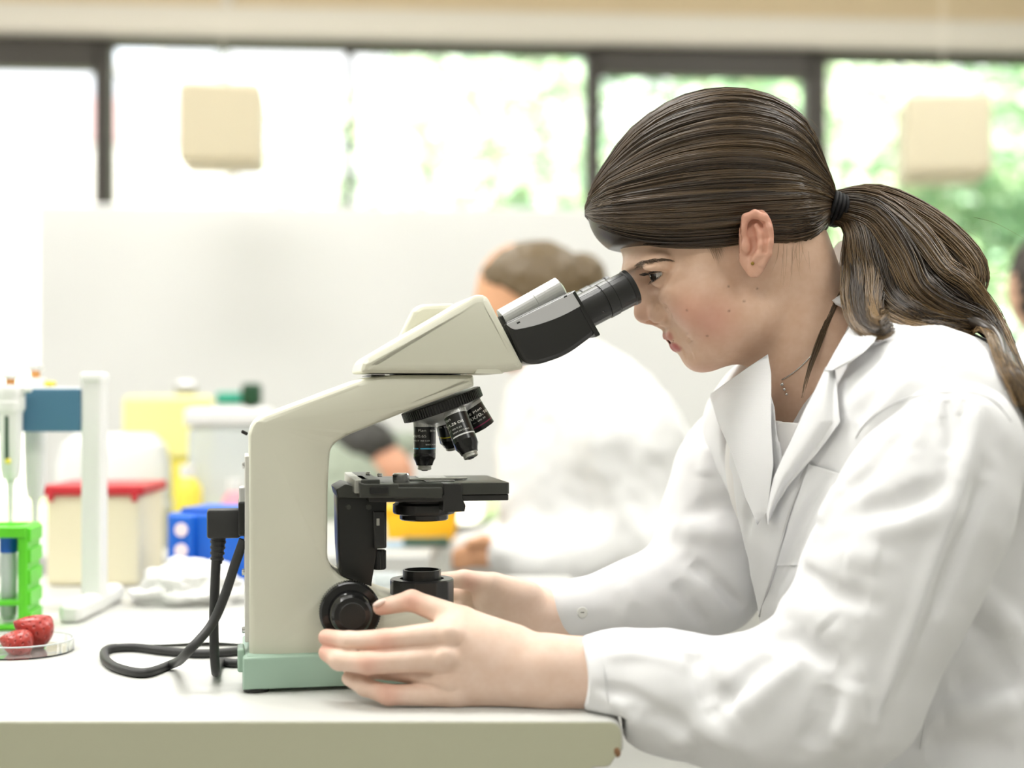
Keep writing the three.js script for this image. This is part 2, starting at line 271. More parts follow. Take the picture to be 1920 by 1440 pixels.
// green test tube rack with a blue capped tube
{
  const p = onTable(47, 1186), g = thing('test_tube_rack', 'bright green plastic test tube rack beside the petri dish', 'rack', [p.x - 0.09, TAB, p.z], 0.1);
  const W = 0.18, H = 0.112, D = 0.06;
  for (const s of [-1, 1]) { const side = part(g, 'end_panel', box(0.011, H, D, 0.004), B.green, [s * (W / 2 - 0.0055), H / 2, -D / 2]); if (s > 0) for (let i = 0; i < 5; i++) part(side, 'rib', box(0.004, 0.0155, D * 0.92, 0.0015), B.green, [0.0065, -H / 2 + 0.012 + i * 0.0225, 0]); }
  for (const y of [0.004, 0.03, H - 0.006]) part(g, 'shelf', box(W - 0.012, 0.006, D, 0.002), B.green, [0, y, -D / 2]);
  for (const z of [0.001, -D + 0.001]) part(g, 'top_rail', box(W, 0.012, 0.006, 0.002), B.green, [0, H - 0.006, z]);
  for (let i = 0; i < 3; i++) {
    const x = W / 2 - 0.028 - i * 0.036, t = thing('test_tube', ['blue stopped test tube at the end of the green rack', 'pale capped test tube second from the end of the green rack', 'blue stopped test tube third from the end of the green rack'][i], 'test tube', [p.x - 0.09 + x, TAB, p.z - 0.03], 0, 'tubes in the green rack');
    part(t, 'glass_tube', lathe([[0, 0.008], [0.005, 0.0085], [0.0085, 0.014], [0.0085, 0.1], [0.0075, 0.1], [0.0075, 0.015], [0, 0.01]], 20), B.frosted);
    part(t, 'stopper', cyl(0.0095, 0.02, 20), i === 1 ? B.white : B.blue, [0, 0.092, 0]);
    part(t, 'liquid', cyl(0.007, 0.02, 16), B.teal, [0, 0.027, 0]);
  }
}
// pipette stand: two white uprights on feet, a blue cross plate, two pipettes
{
  const p = onTable(158, 1150), z = p.z - 0.02, k = -z / F;
  const top = EYE + (740 - 708) * k;
  const g = thing('pipette_stand', 'white pipette stand with a slate blue cross plate', 'stand', [p.x, TAB, z]);
  for (const [x, nm] of [[0.006, 'r'], [-0.135, 'l']]) {
    part(g, 'upright', box(0.024, top - TAB, 0.03, 0.004), B.white, [x, (top - TAB) / 2, 0]);
    part(g, 'foot', box(0.026, 0.022, nm === 'r' ? 0.18 : 0.13, 0.008, 3), B.white, [x, 0.011, nm === 'r' ? 0.006 : 0]);
    part(g, 'end_cap', box(0.026, 0.012, 0.033, 0.004), B.whiteRough, [x, top - TAB, 0]);
  }
  part(g, 'cross_plate', box(0.118, 0.05, 0.008, 0.002), B.slate, [-0.0645, EYE + (740 - 769) * k - TAB, 0.012], null, 'slate blue plate');
  part(g, 'hook_rail', box(0.118, 0.012, 0.02, 0.002), B.white, [-0.0645, EYE + (740 - 735) * k - TAB, 0.0]);
  const pip = (name, label, u, v0, v1, dz, mainMat, hook, slot) => {
    const q = V((u - 960) * (-z - dz) / F, 0, z + dz), kk = (-z - dz) / F, y0 = EYE + (740 - v0) * kk, y1 = EYE + (740 - v1) * kk, H = y0 - y1;
    const t = thing(name, label, 'pipette', [q.x, y1, q.z], 0, 'pipettes on the stand');
    part(t, 'tip_cone', lathe([[0, 0], [0.0022, 0], [0.0028, 0.02], [0.0042, H * 0.3], [0.006, H * 0.36], [0, H * 0.36]], 20), B.white);
    part(t, 'nozzle', lathe([[0, -0.018], [0.0016, -0.018], [0.0026, 0.001], [0, 0.001]], 14), B.darkGreen);
    part(t, 'handle', lathe([[0, H * 0.34], [0.009, H * 0.34], [0.0115, H * 0.4], [0.0128, H * 0.6], [0.0136, H * 0.85], [0.0142, H * 0.9], [0.012, H * 0.93], [0, H * 0.93]], 28), mainMat);
    part(t, 'plunger_rod', cyl(0.0055, H * 0.06, 16), B.amber, [0, H * 0.945, 0]);
    part(t, 'button', lathe([[0, H * 0.965], [0.0085, H * 0.965], [0.0095, H * 0.975], [0.0088, H * 0.997], [0, H]], 24), B.white);
    part(t, 'finger_hook', merged([moved(box(0.02, 0.007, 0.012, 0.003), 0.014, 0, 0), moved(box(0.006, 0.024, 0.012, 0.002), 0.0125, -0.012, 0), moved(cyl(0.0146, 0.012, 24), 0, -0.02, 0)]), hook, [0, H * 0.9, 0]);
    if (slot) { part(t, 'scale_window', box(0.0042, H * 0.27, 0.003, 0.001), B.darkGreen, [0, H * 0.6, 0.0125]); part(t, 'dial', new THREE.SphereGeometry(0.0035, 16, 12), B.yellow, [0.001, H * 0.455, 0.0115]); }
  };
  pip('pipette', 'white pipette with a dark green scale slot hanging on the stand', 20, 700, 1000, 0.035, B.white, B.white, true);
  pip('pipette', 'white pipette with a yellow finger hook hanging by the blue plate', 66, 682, 1062, -0.027, B.white, B.yellow, false);
}
// cream box with a red lid, blue rack, crumpled towel, sheet of paper
{
  const p = onTable(175, 1100), w = 180 * -p.z / F, h = 190 * -p.z / F, d = 0.12;
  const g = thing('storage_box', 'cream plastic box with a red lid behind the pipette stand', 'box', [p.x, TAB, p.z]);
  part(g, 'body', box(w, h - 0.012, d, 0.008), B.cream, [0, (h - 0.012) / 2, -d / 2]);
  const lid = part(g, 'lid', box(w + 0.008, 0.013, d + 0.008, 0.003), B.red, [0, h - 0.0065, -d / 2], null, 'red lid');
  for (const q of [-1, 1]) part(lid, 'clip', box(0.008, 0.012, 0.005, 0.002), B.red, [q * (w / 2 - 0.008), -0.009, d / 2 + 0.0035]);
}
{
  const p = onTable(318, 1112), w = 170 * -p.z / F, h = 150 * -p.z / F, d = 0.1;
  const g = thing('tube_block', 'deep blue plastic tube block with round white end holes', 'rack', [p.x, TAB, p.z], -0.25);
  part(g, 'body', box(w * 1.08, h, d, 0.005), B.blue, [w / 2, h / 2, -d / 2]);
  part(g, 'end_column', box(0.034, h - 0.004, 0.012, 0.004), B.blue, [0.02, h / 2, 0.004]);
  for (let i = 0; i < 3; i++) part(g, 'hole', cyl(0.0088, 0.005, 24), B.pinkWhite ??= mat(rgb(0.85, 0.7, 0.74), 0.6), [0.022, h - 0.02 - i * 0.026, 0.0105], [Math.PI / 2, 0, 0], 'round pale hole');
  part(g, 'top_plate', box(w * 1.0, 0.006, d * 0.8, 0.002), B.blue, [w / 2 + 0.01, h + 0.003, -d / 2]);
}
{
  const p = onTable(357, 1128), geo = new THREE.IcosahedronGeometry(1, 20), a = geo.attributes.position;
  for (let i = 0; i < a.count; i++) {
    let x = a.getX(i), y = a.getY(i), z = a.getZ(i); const k = 1 + 0.2 * n3(x * 1.6, y * 1.6, z * 1.6) + 0.1 * (1 - Math.abs(n3(x * 3.3, y * 3.3, z * 3.3))) + 0.03 * n3(x * 8, y * 8, z * 8);
    x *= 0.056 * k; y *= 0.031 * k; z *= 0.045 * k; a.setXYZ(i, x * (1 + 0.25 * (y < 0 ? 1 : 0)), Math.max(0.0006, y + 0.018), z);
  }
  single('crumpled_towel', mergeVertices(geo).toNonIndexed && (() => { geo.deleteAttribute('normal'); geo.deleteAttribute('uv'); const m = mergeVertices(geo, 1e-6); m.computeVertexNormals(); return m; })(), B.whiteRough, 'crumpled white paper towel in front of the blue tube block', 'towel', [p.x, TAB, p.z]);
}
{
  const geo = new THREE.PlaneGeometry(0.21, 0.15, 24, 18); geo.rotateX(-Math.PI / 2); const a = geo.attributes.position; for (let i = 0; i < a.count; i++) a.setY(i, 0.0022 + 0.0016 * n2(a.getX(i) * 9, a.getZ(i) * 9));
  const low = geo.clone(); low.translate(0, -0.0004, 0); low.index.array.reverse(); geo.computeVertexNormals(); low.computeVertexNormals();
  const p = onTable(352, 1189); single('paper_sheet', merged([geo, low]), B.paper, 'white sheet of paper lying under the power cord', 'paper', [p.x + 0.04, TAB + 0.0012, p.z], 0.03);
}

// ---------------------------------------------------------------- microscope
const MT = 0.19, MO = V((660 - 960) * 1.275 / F, TAB, -1.275), mAx = V(Math.cos(MT), 0, -Math.sin(MT)), mNo = V(Math.sin(MT), 0, Math.cos(MT));
// side-view drawing point (u, v) on the plane lying z to the side of the microscope's middle -> its own x, y in metres
function ms(u, v, z) { const d = V((u - 960) / F, (740 - v) / F, -1), o = V(0, EYE, 0).sub(MO), t = (z - o.dot(mNo)) / d.dot(mNo), p = o.addScaledVector(d, t); return [p.dot(mAx), p.y]; }
const msp = (list, z, s = 0.00045) => list.map(([u, v, r = 0]) => [...ms(u, v, z), r * s]);
const m3 = (u, v, z) => { const [x, y] = ms(u, v, z); return V(x, y, z); };
const C = {
  cream: mat(rgb(0.66, 0.65, 0.53), 0.4, { clearcoat: 0.25, clearcoatRoughness: 0.3, bumpMap: withTex(grainTex, 60), bumpScale: 0.00004 }),
  sage: mat(rgb(0.33, 0.47, 0.37), 0.42, { clearcoat: 0.2, clearcoatRoughness: 0.35 }),
  black: mat(rgb(0.012, 0.012, 0.011), 0.34, { bumpMap: withTex(grainTex, 60), bumpScale: 0.00003 }),
  satin: mat(rgb(0.022, 0.022, 0.021), 0.26, { bumpMap: withTex(grainTex, 50), bumpScale: 0.00003 }), gloss: mat(rgb(0.008, 0.008, 0.008), 0.14),
  metalBlack: mat(rgb(0.05, 0.052, 0.045), 0.42, { metalness: 0.3 }),
  chrome: mat(rgb(0.75, 0.75, 0.74), 0.22, { metalness: 1 }), satinSteel: mat(rgb(0.7, 0.7, 0.69), 0.34, { metalness: 0.75 }), pewter: mat(rgb(0.5, 0.5, 0.46), 0.45, { metalness: 0.9 }),
  lens: mat(rgb(0.02, 0.015, 0.04), 0.05), glass: mat(rgb(1, 1, 1), 0.03, { transmission: 1, thickness: 0.001, ior: 1.5 }),
};
const scope = thing('microscope', 'cream binocular microscope with sage green base and black stage', 'microscope', [MO.x, TAB, MO.z], MT);
{
  const S = scope;
  // stand: one casting from foot to nose
  const hw = 0.046;
  const arm = part(S, 'arm', extrude(msp([[467, 1240], [467, 789, 34], [697, 703, 40], [889, 703, 6], [890, 724, 4], [757, 774, 4], [650, 817, 60], [620, 836, 90], [615, 905, 40], [614, 1052, 60], [632, 1080, 40], [742, 1131, 60], [868, 1148, 20], [872, 1240]], hw), hw * 2, 0.0055, 4, 10), C.cream);
  part(arm, 'top_seam', box(0.012, 0.0008, 0.09, 0.0002), C.black, [ms(700, 702, 0)[0], ms(0, 702.5, 0)[1], 0]);
  // base
  const base = part(S, 'base', extrude([[ms(455, 1302, 0.058)[0], 0.003], [ms(455, 1233, 0.058)[0], ms(455, 1233, 0.058)[1], 0.003], [ms(878, 1233, 0.058)[0], ms(455, 1233, 0.058)[1], 0.004], [ms(878, 1302, 0.058)[0], 0.003]], 0.116, 0.004, 2), C.sage, null, null, 'sage green base');
  part(base, 'lip', extrude(msp([[463, 1236], [463, 1229, 3], [872, 1229, 3], [872, 1236]], 0.054), 0.108, 0.002, 2), C.sage);
  for (const x of [-0.085, 0.08]) for (const z of [-0.045, 0.045]) part(base, 'rubber_foot', cyl(0.011, 0.004, 20), C.black, [x, 0.0022, z]);
  part(base, 'cord_hook', box(0.006, 0.02, 0.03, 0.002), C.sage, [ms(452, 1250, 0.045)[0], 0.026, 0.03]);
  // back plate with inlet, screws and rating label
  const bx = ms(467, 1000, hw)[0];
  const back = part(S, 'back_plate', box(0.004, 0.16, 0.07, 0.001), mat(rgb(0.66, 0.65, 0.6), 0.5), [bx - 0.0015, 0.12, 0]);
  part(back, 'power_inlet', box(0.007, 0.03, 0.05, 0.002), C.black, [-0.004, ms(0, 978, 0.02)[1] - 0.12, 0.008]);
  for (const [y, z] of [[0.072, 0.028], [-0.02, 0.03], [-0.07, 0.03]]) part(back, 'screw', cyl(0.0028, 0.003, 14), C.chrome, [-0.003, y, z], [0, 0, Math.PI / 2]);
  part(back, 'switch', box(0.006, 0.02, 0.012, 0.002), C.satinSteel, [-0.004, ms(0, 938, 0.02)[1] - 0.12, 0.026]);
  part(back, 'rating_label', box(0.0006, 0.03, 0.03, 0.0002), mat(rgb(0.4, 0.4, 0.5), 0.5), [-0.0022, -0.005, 0.012]);
  part(arm, 'hook', box(0.006, 0.003, 0.012, 0.001), C.black, [ms(463, 812, hw)[0] - 0.002, ms(463, 812, hw)[1], 0.03], [0, 0, -0.5]);
  // binocular head
  const hh = 0.055;
  const head = part(S, 'binocular_head', extrude(msp([[676, 699, 10], [683, 674, 16], [893, 551, 16], [914, 553, 22], [985, 691, 10], [940, 700, 20]], hh), hh * 2, 0.0065, 5, 10), C.cream);
  part(head, 'turret_disc', cyl(0.032, 0.004, 40), C.black, [ms(797, 701, 0)[0], ms(797, 701, 0)[1], 0]);
  part(head, 'prism_cover', extrude(msp([[742, 640, 6], [775, 573, 20], [848, 570, 12], [858, 640]], -0.06), 0.02, 0.005, 3), C.cream, [0, 0, -0.05]);
  part(head, 'shoulder', extrude(msp([[895, 690, 4], [935, 690, 10], [945, 699.5, 4], [890, 699.5, 2]], hh), hh * 1.98, 0.001, 2), C.cream, [0, -0.0006, 0]);
  // tube housings: near one in front, far one behind, silver bridge bar above
  const hpts = [[947, 607, 4], [1075, 545, 8], [1121, 623, 16], [1062, 667, 90], [1010, 684, 60], [982, 682, 20], [968, 655, 4]];
  for (const s of [1, -1]) {
    const hous = part(S, 'tube_housing', extrude(msp(hpts, 0.05), 0.046, 0.004, 3, 12), C.satin, [0, 0, s * 0.028]);
    part(hous, 'end_collar', extrude(msp([[1070, 549, 2], [1078, 544, 2], [1126, 628, 3], [1116, 633, 3]], 0.05), 0.048, 0.002, 2), C.satin);
    if (s > 0) {
      const plate = part(hous, 'cover_plate', extrude(msp([[949, 608, 3], [1075, 547, 4], [1092, 572, 2], [1052, 594, 40], [1004, 611, 40], [963, 619, 10]], 0.0515), 0.0012, 0.0003, 1, 12), C.chromeMatte ??= mat(rgb(0.62, 0.62, 0.63), 0.35, { metalness: 0.3 }), [0, 0, 0.0232], null, 'silver grey cover plate');
      for (const [u, v] of [[972, 605], [1060, 556]]) part(plate, 'mark', box(0.003, 0.0014, 0.0004, 0.0001), C.black, [ms(u, v, 0.0515)[0], ms(u, v, 0.0515)[1], 0.0007], [0, 0, 0.45]);
    }
    const a = m3(1088, 588, 0.031), b = m3(1186, 537, 0.031), dir = b.clone().sub(a), L = dir.length();
    const eye = new THREE.Group(); eye.name = 'eyepiece'; S.add(eye); eye.position.set(a.x, a.y, s * 0.031); eye.rotation.z = Math.atan2(dir.y, dir.x) - Math.PI / 2;
    const R = 0.0163;
    part(eye, 'barrel', lathe([[0, 0], [R, 0], [R, L * 0.42], [R - 0.0006, L * 0.425], [R - 0.0006, L * 0.44], [R + 0.0005, L * 0.445], [R + 0.0005, L * 0.6], [R - 0.0004, L * 0.605], [R - 0.0004, L * 0.62], [R, L * 0.625], [R, L * 0.9], [0, L * 0.9]], 56), C.satin);
    part(eye, 'eyecup', lathe([[R - 0.0012, L * 0.89], [R - 0.0002, L * 0.9], [R + 0.0006, L * 0.92], [R + 0.0006, L * 0.985], [R - 0.001, L], [R - 0.005, L], [R - 0.006, L * 0.96], [0, L * 0.95]], 56), C.black);
    part(eye, 'ocular_lens', cyl(R - 0.006, 0.002, 32), C.lens, [0, L * 0.955, 0]);
    part(eye, 'set_screw', cyl(0.0012, 0.0016, 10), C.gloss, [R * 0.45, L * 0.3, R * 0.9], [1.2, 0, 0.4]);
  }
  {
    const a = m3(944, 604, 0.004), b = m3(1056, 541, 0.004), d = b.clone().sub(a), L = d.length();
    const bar = part(S, 'bridge_bar', lathe([[0, 0], [0.0125, 0], [0.0125, L * 0.52], [0.0121, L * 0.525], [0.0121, L * 0.535], [0.0125, L * 0.54], [0.0125, L * 0.96], [0.006, L], [0, L]], 32), C.satinSteel, [a.x, a.y, 0.004], [0, 0, Math.atan2(d.y, d.x) - Math.PI / 2], 'silver bridge bar');
    part(S, 'bridge_block', extrude(msp([[936, 592, 3], [950, 606, 3], [988, 682, 3], [974, 678, 3]], 0.04), 0.09, 0.002, 2), C.black);
    const bridge = part(S, 'bridge_cover', box(0.055, 0.004, 0.034, 0.0018), C.pewter, [ms(998, 572, 0)[0], ms(998, 572, 0)[1], -0.004], [0, 0, 0.5]);
  }
  // nosepiece and objectives
  const na = m3(829, 759, 0), tilt = Math.atan2(ms(900, 722, 0)[1] - ms(753, 775, 0)[1], ms(900, 722, 0)[0] - ms(753, 775, 0)[0]);
  const nose = new THREE.Group(); nose.name = 'nosepiece'; S.add(nose); nose.position.copy(na); nose.rotation.z = tilt;
  const knurl = []; for (let i = 0; i < 90; i++) { const an = i / 90 * 6.2832; knurl.push(moved(box(0.0012, 0.0086, 0.0016, 0.0004, 1), Math.cos(an) * 0.0372, 0, Math.sin(an) * 0.0372, 0, -an, 0)); }
  part(nose, 'turning_ring', merged([cyl(0.037, 0.0098, 72, 0.0366, 0.0008), ...knurl]), C.black);
  part(nose, 'turret', lathe([[0, -0.018], [0.012, -0.017], [0.024, -0.011], [0.0295, -0.0045], [0, -0.0045]], 48), C.satinSteel);
  // lettering printed on an objective's sleeve
  function sleeveTex(lines, band, bandY) {
    const c = document.createElement('canvas'); c.width = 1024; c.height = 512; const x = c.getContext('2d'); x.fillStyle = '#0d0d0c'; x.fillRect(0, 0, 1024, 512);
    x.fillStyle = '#e9e9e4'; for (const [t, px, py, s, bold] of lines) { x.font = `${bold ? 'bold ' : ''}${s}px sans-serif`; x.fillText(t, px, py); }
    if (band) { x.fillStyle = band; x.fillRect(0, bandY, 270, 26); x.fillRect(300, bandY, 724, 26); }
    const t = new THREE.CanvasTexture(c); t.colorSpace = THREE.SRGBColorSpace; t.wrapS = THREE.RepeatWrapping; return t;
  }
  function objective(label, pos, rz, rx, R, len, tex, turn, short) {
    const o = new THREE.Group(); o.name = 'objective'; o.userData.label = label; S.add(o); o.position.copy(pos); o.rotation.set(rx, 0, rz, 'ZXY');
    const kn = []; for (let i = 0; i < 48; i++) { const an = i / 48 * 6.2832; kn.push(moved(box(0.0007, len * 0.11, 0.0008, 0.0002, 1), Math.cos(an) * R * 0.985, -len * 0.075, Math.sin(an) * R * 0.985, 0, -an, 0)); }
    part(o, 'collar', merged([lathe([[0, 0], [R * 0.9, 0], [R * 0.98, -len * 0.01], [R * 0.98, -len * 0.14], [R * 0.9, -len * 0.15], [0, -len * 0.15]].reverse(), 40), ...kn]), C.satinSteel);
    const e = short ? 0.97 : 0.66;
    const sl = new THREE.CylinderGeometry(R, R, len * (e - 0.13), 56, 1, true); sl.rotateY(turn); sl.translate(0, -len * (e + 0.13) / 2, 0);
    part(o, 'sleeve', sl, new THREE.MeshPhysicalMaterial({ map: tex, roughness: 0.28, clearcoat: 0.3, clearcoatRoughness: 0.2 }));
    const low = short ? [[0, -len], [R * 0.6, -len], [R * 0.95, -len * 0.985], [R, -len * 0.965], [0, -len * 0.965]] : [[0, -len * 0.9], [R * 0.72, -len * 0.9], [R * 0.82, -len * 0.83], [R * 0.99, -len * 0.76], [R, -len * 0.655], [0, -len * 0.655]];
    part(o, 'nose_cone', lathe(low, 44), C.gloss);
    if (!short) { part(o, 'tip', lathe([[0, -len], [R * 0.4, -len], [R * 0.6, -len * 0.985], [R * 0.62, -len * 0.95], [R * 0.57, -len * 0.945], [R * 0.57, -len * 0.935], [R * 0.62, -len * 0.93], [R * 0.62, -len * 0.9], [0, -len * 0.9]], 36), C.pewter); }
    part(o, 'front_lens', cyl(R * 0.3, 0.0008, 20), C.lens, [0, -len - 0.0002, 0]);
  }
  const t40 = sleeveTex([['Plan', 262, 92, 66, 0], ['Nikon', 445, 92, 54, 1], ['40X/0.65', 132, 202, 66, 0], ['∞/0.17  WD 0.65', 170, 280, 38, 0], ['MADE IN CHINA', 380, 352, 32, 0], ['Plan', 780, 92, 66, 0]], '#4db4d8', 404);
  const t100 = sleeveTex([['Plan', 250, 92, 66, 0], ['100X/1.25 Oil', 130, 202, 66, 1], ['∞/0.17  WD 0.23', 200, 286, 40, 0], ['MADE IN CHINA', 330, 352, 36, 0]], '#e8e8e8', 400);
  const t4 = sleeveTex([['BE Plan', 330, 130, 72, 1], ['4X/0.10', 330, 250, 96, 1], ['∞/-  WD 30', 350, 330, 44, 0]], '#7b1846', 400);
  const t10 = sleeveTex([['Plan 10X/0.25', 260, 150, 66, 0]], '#d8c21c', 400);
  objective('40x objective with a light blue ring', m3(796, 788, 0), 0, 0, 0.0101, 0.0452, t40, Math.PI * 1.05 + 0.62);
  objective('100x oil objective with a white ring', m3(850, 768, 0.022), 0.32, -0.3, 0.0108, 0.047, t100, Math.PI * 1.05);
  objective('short 4x objective with a dark red ring', m3(880, 757, 0), 0.56, 0, 0.0108, 0.026, t4, Math.PI * 1.05, true);
  objective('10x objective with a yellow ring', m3(832, 776, -0.02), 0.28, 0.3, 0.0098, 0.036, t10, Math.PI * 1.05);
  // stage: carrier, two plates, slide holder
  const st = m3(957, 905, 0.06), stTop = st.y, sx1 = st.x, sx0 = ms(690, 905, 0.06)[0];
  const stage = new THREE.Group(); stage.name = 'stage'; S.add(stage);
  const platH = 0.0085;
  const ring = new THREE.Shape(); { const q = roundShape([[sx0, -0.06, 0.004], [sx1, -0.06, 0.006], [sx1, 0.058, 0.006], [sx0, 0.058, 0.004]]); ring.curves = q.curves; const h = new THREE.Path(); h.absarc(ms(797, 895, 0)[0] + 0.012, 0, 0.0115, 0, Math.PI * 2, true); ring.holes.push(h); }
  const pl = new THREE.ExtrudeGeometry(ring, { depth: platH, bevelEnabled: true, bevelThickness: 0.0008, bevelSize: 0.0008, bevelOffset: -0.0008, bevelSegments: 2, curveSegments: 24 }); pl.rotateX(Math.PI / 2);
  part(stage, 'upper_plate', toCreasedNormals(pl, 0.6), C.metalBlack, [0, stTop - 0.0008, 0.001]);
  part(stage, 'lower_plate', box(sx1 - sx0 - 0.002, 0.0055, 0.114, 0.001), C.satin, [(sx0 + sx1) / 2, stTop - platH - 0.0045, 0]);
  part(stage, 'bracket', extrude(msp([[735, 926, 2], [828, 926, 2], [828, 905, 1], [862, 905, 1], [864, 934, 3], [870, 946, 3], [868, 958, 2], [828, 958, 2], [828, 936, 2], [735, 936, 2]], 0.05), 0.03, 0.0008, 1), C.satin, [0, 0, 0.046]);
  const rail = part(stage, 'cross_slide', extrude(msp([[686, 908, 2], [748, 908, 1], [748, 914, 1], [830, 914, 2], [830, 934, 2], [676, 934, 3], [674, 905, 2]], 0.066), 0.018, 0.0008, 1), C.metalBlack, [0, 0, 0.055]);
  part(rail, 'slot', box(0.016, 0.006, 0.004, 0.0008), C.gloss, [ms(711, 920, 0.066)[0], ms(711, 920, 0.066)[1], 0.0092]);
  const railY = ms(0, 900, 0)[1];
  part(stage, 'slide_rail', box(0.012, 0.012, 0.118, 0.001), C.pewter, [ms(668, 905, 0)[0], stTop - 0.002, -0.004], null, 'pale metal guide rail');
  part(stage, 'guide_step', box(0.016, 0.009, 0.122, 0.001), C.metalBlack, [ms(684, 905, 0)[0], stTop - 0.0005, -0.002]);
  part(stage, 'holder_arm', extrude([[0, 0, 0.003], [0.048, 0.002, 0.004], [0.062, 0.014, 0.003], [0.056, 0.017, 0.003], [0.03, 0.01, 0.004], [0, 0.012, 0.003]], 0.0016, 0.0004, 1), C.pewter, [ms(752, 903, 0.01)[0], stTop + 0.0014, 0.02], [-Math.PI / 2, 0, 0], 'slide holder arm');
  part(stage, 'holder_knob', lathe([[0, 0], [0.0072, 0], [0.0075, 0.001], [0.0075, 0.0062], [0.0066, 0.0074], [0, 0.0078]], 32), C.chrome, [ms(752, 900, 0.03)[0], stTop + 0.0002, 0.03]);
  for (const [u, z] of [[690, -0.01], [712, 0.018]]) part(stage, 'screw', cyl(0.0024, 0.003, 14), C.chrome, [ms(u, 895, z)[0], stTop + 0.0055, z]);
  part(stage, 'glass_slide', box(0.026, 0.0011, 0.074, 0.0003), C.glass, [ms(815, 900, 0)[0], stTop + 0.0006, 0]);
  // condenser
  const cx = ms(795, 960, 0)[0];
  part(S, 'condenser', lathe([[0, 0.0], [0.021, 0.0], [0.022, 0.001], [0.022, 0.0045], [0.0275, 0.006], [0.0282, 0.0075], [0.0282, 0.014], [0.0255, 0.016], [0.0245, 0.024], [0, 0.024]], 56), C.satin, [cx, ms(795, 978, 0.02)[1], 0]);
  // stage carrier column
  const colx = (ms(640, 950, 0.03)[0] + ms(720, 950, 0.03)[0]) / 2, colw = ms(720, 950, 0.03)[0] - ms(640, 950, 0.03)[0];
  const car = part(S, 'stage_carrier', extrude(msp([[634, 930, 3], [725, 930, 3], [725, 1028, 4], [697, 1030, 2], [697, 1100, 2], [640, 1080, 2], [636, 1030, 2]], 0.03), 0.06, 0.0012, 2), C.black);
  part(car, 'top_bracket', extrude(msp([[630, 918, 2], [648, 908, 2], [695, 921, 2], [695, 934, 2], [634, 934, 2]], 0.034), 0.07, 0.001, 1), C.metalBlack);
  part(car, 'guide_block', extrude(msp([[699, 958, 2], [722, 958, 2], [722, 1027, 2], [702, 1027, 2]], 0.034), 0.012, 0.001, 1), C.satin, [0, 0, 0.031]);
  part(car, 'pointer', box(0.0026, 0.0062, 0.001, 0.0003), C.pewter, [ms(708, 978, 0.034)[0], ms(708, 978, 0.034)[1], 0.038]);
  for (const u of [654, 692]) part(car, 'screw', cyl(0.0027, 0.002, 16), C.metalBlack, [ms(u, 951, 0.031)[0], ms(u, 951, 0.031)[1], 0.0305], [Math.PI / 2, 0, 0]);
  const kk = []; for (let i = 0; i < 20; i++) { const an = i / 20 * 6.2832; kk.push(moved(cyl(0.0008, 0.0165, 6), Math.cos(an) * 0.0055, 0, Math.sin(an) * 0.0055)); }
  part(S, 'condenser_knob', merged([cyl(0.0055, 0.0175, 24), ...kk]), C.black, [ms(710, 1048, 0.02)[0], ms(710, 1048, 0.02)[1], 0.024]);
  // lamp house on the foot
  const lx = ms(791, 1110, 0)[0], ly = ms(791, 1092, 0.028)[1];
  const lamp = part(S, 'lamp_house', lathe([[0, -0.05], [0.0288, -0.05], [0.0288, -0.0012], [0.0278, 0], [0.02, 0], [0.02, -0.002], [0, -0.002]], 64), C.satin, [lx, ly, 0]);
  const filter = new THREE.CylinderGeometry(0.0168, 0.0168, 0.009, 48, 1, true, 2.6, 4.6);
  part(lamp, 'filter_holder', merged([lathe([[0.0155, -0.002], [0.0172, -0.002], [0.0172, 0.0035], [0.0155, 0.0035]], 48), lathe([[0.0155, 0.0035], [0.0172, 0.0035], [0.0172, 0.008], [0.0155, 0.008], [0.0155, 0.0035]], 48)]), C.black);
  part(lamp, 'field_lens', lathe([[0, 0.0036], [0.0155, 0.002], [0.0155, 0], [0, 0]].reverse(), 40), C.glass);
  // focus knobs
  for (const s of [1, -1]) {
    const c = m3(658, 1150, hw + 0.02), K = new THREE.Group(); K.name = 'focus_knob'; S.add(K); K.position.set(c.x, c.y, s * hw); K.rotation.x = s > 0 ? Math.PI / 2 : -Math.PI / 2;
    const ribs = []; for (let i = 0; i < 72; i++) { const an = i / 72 * 6.2832; ribs.push(moved(box(0.0009, 0.011, 0.0012, 0.0003, 1), Math.cos(an) * 0.0258, 0.0085, Math.sin(an) * 0.0258, 0, -an, 0)); }
    part(K, 'coarse_wheel', merged([lathe([[0, 0.016], [0.02, 0.016], [0.0245, 0.0155], [0.0258, 0.014], [0.0258, 0.003], [0.025, 0.002], [0, 0.002]], 64), ...ribs]), C.gloss);
    part(K, 'fine_wheel', lathe([[0, 0.034], [0.0115, 0.034], [0.0152, 0.0335], [0.0172, 0.031], [0.0186, 0.02], [0.0192, 0.0165], [0, 0.0165]], 56), C.gloss);
    part(K, 'hub_cap', lathe([[0, 0.0345], [0.0105, 0.0345], [0.0112, 0.034], [0, 0.0335]], 44), C.black);
  }
}
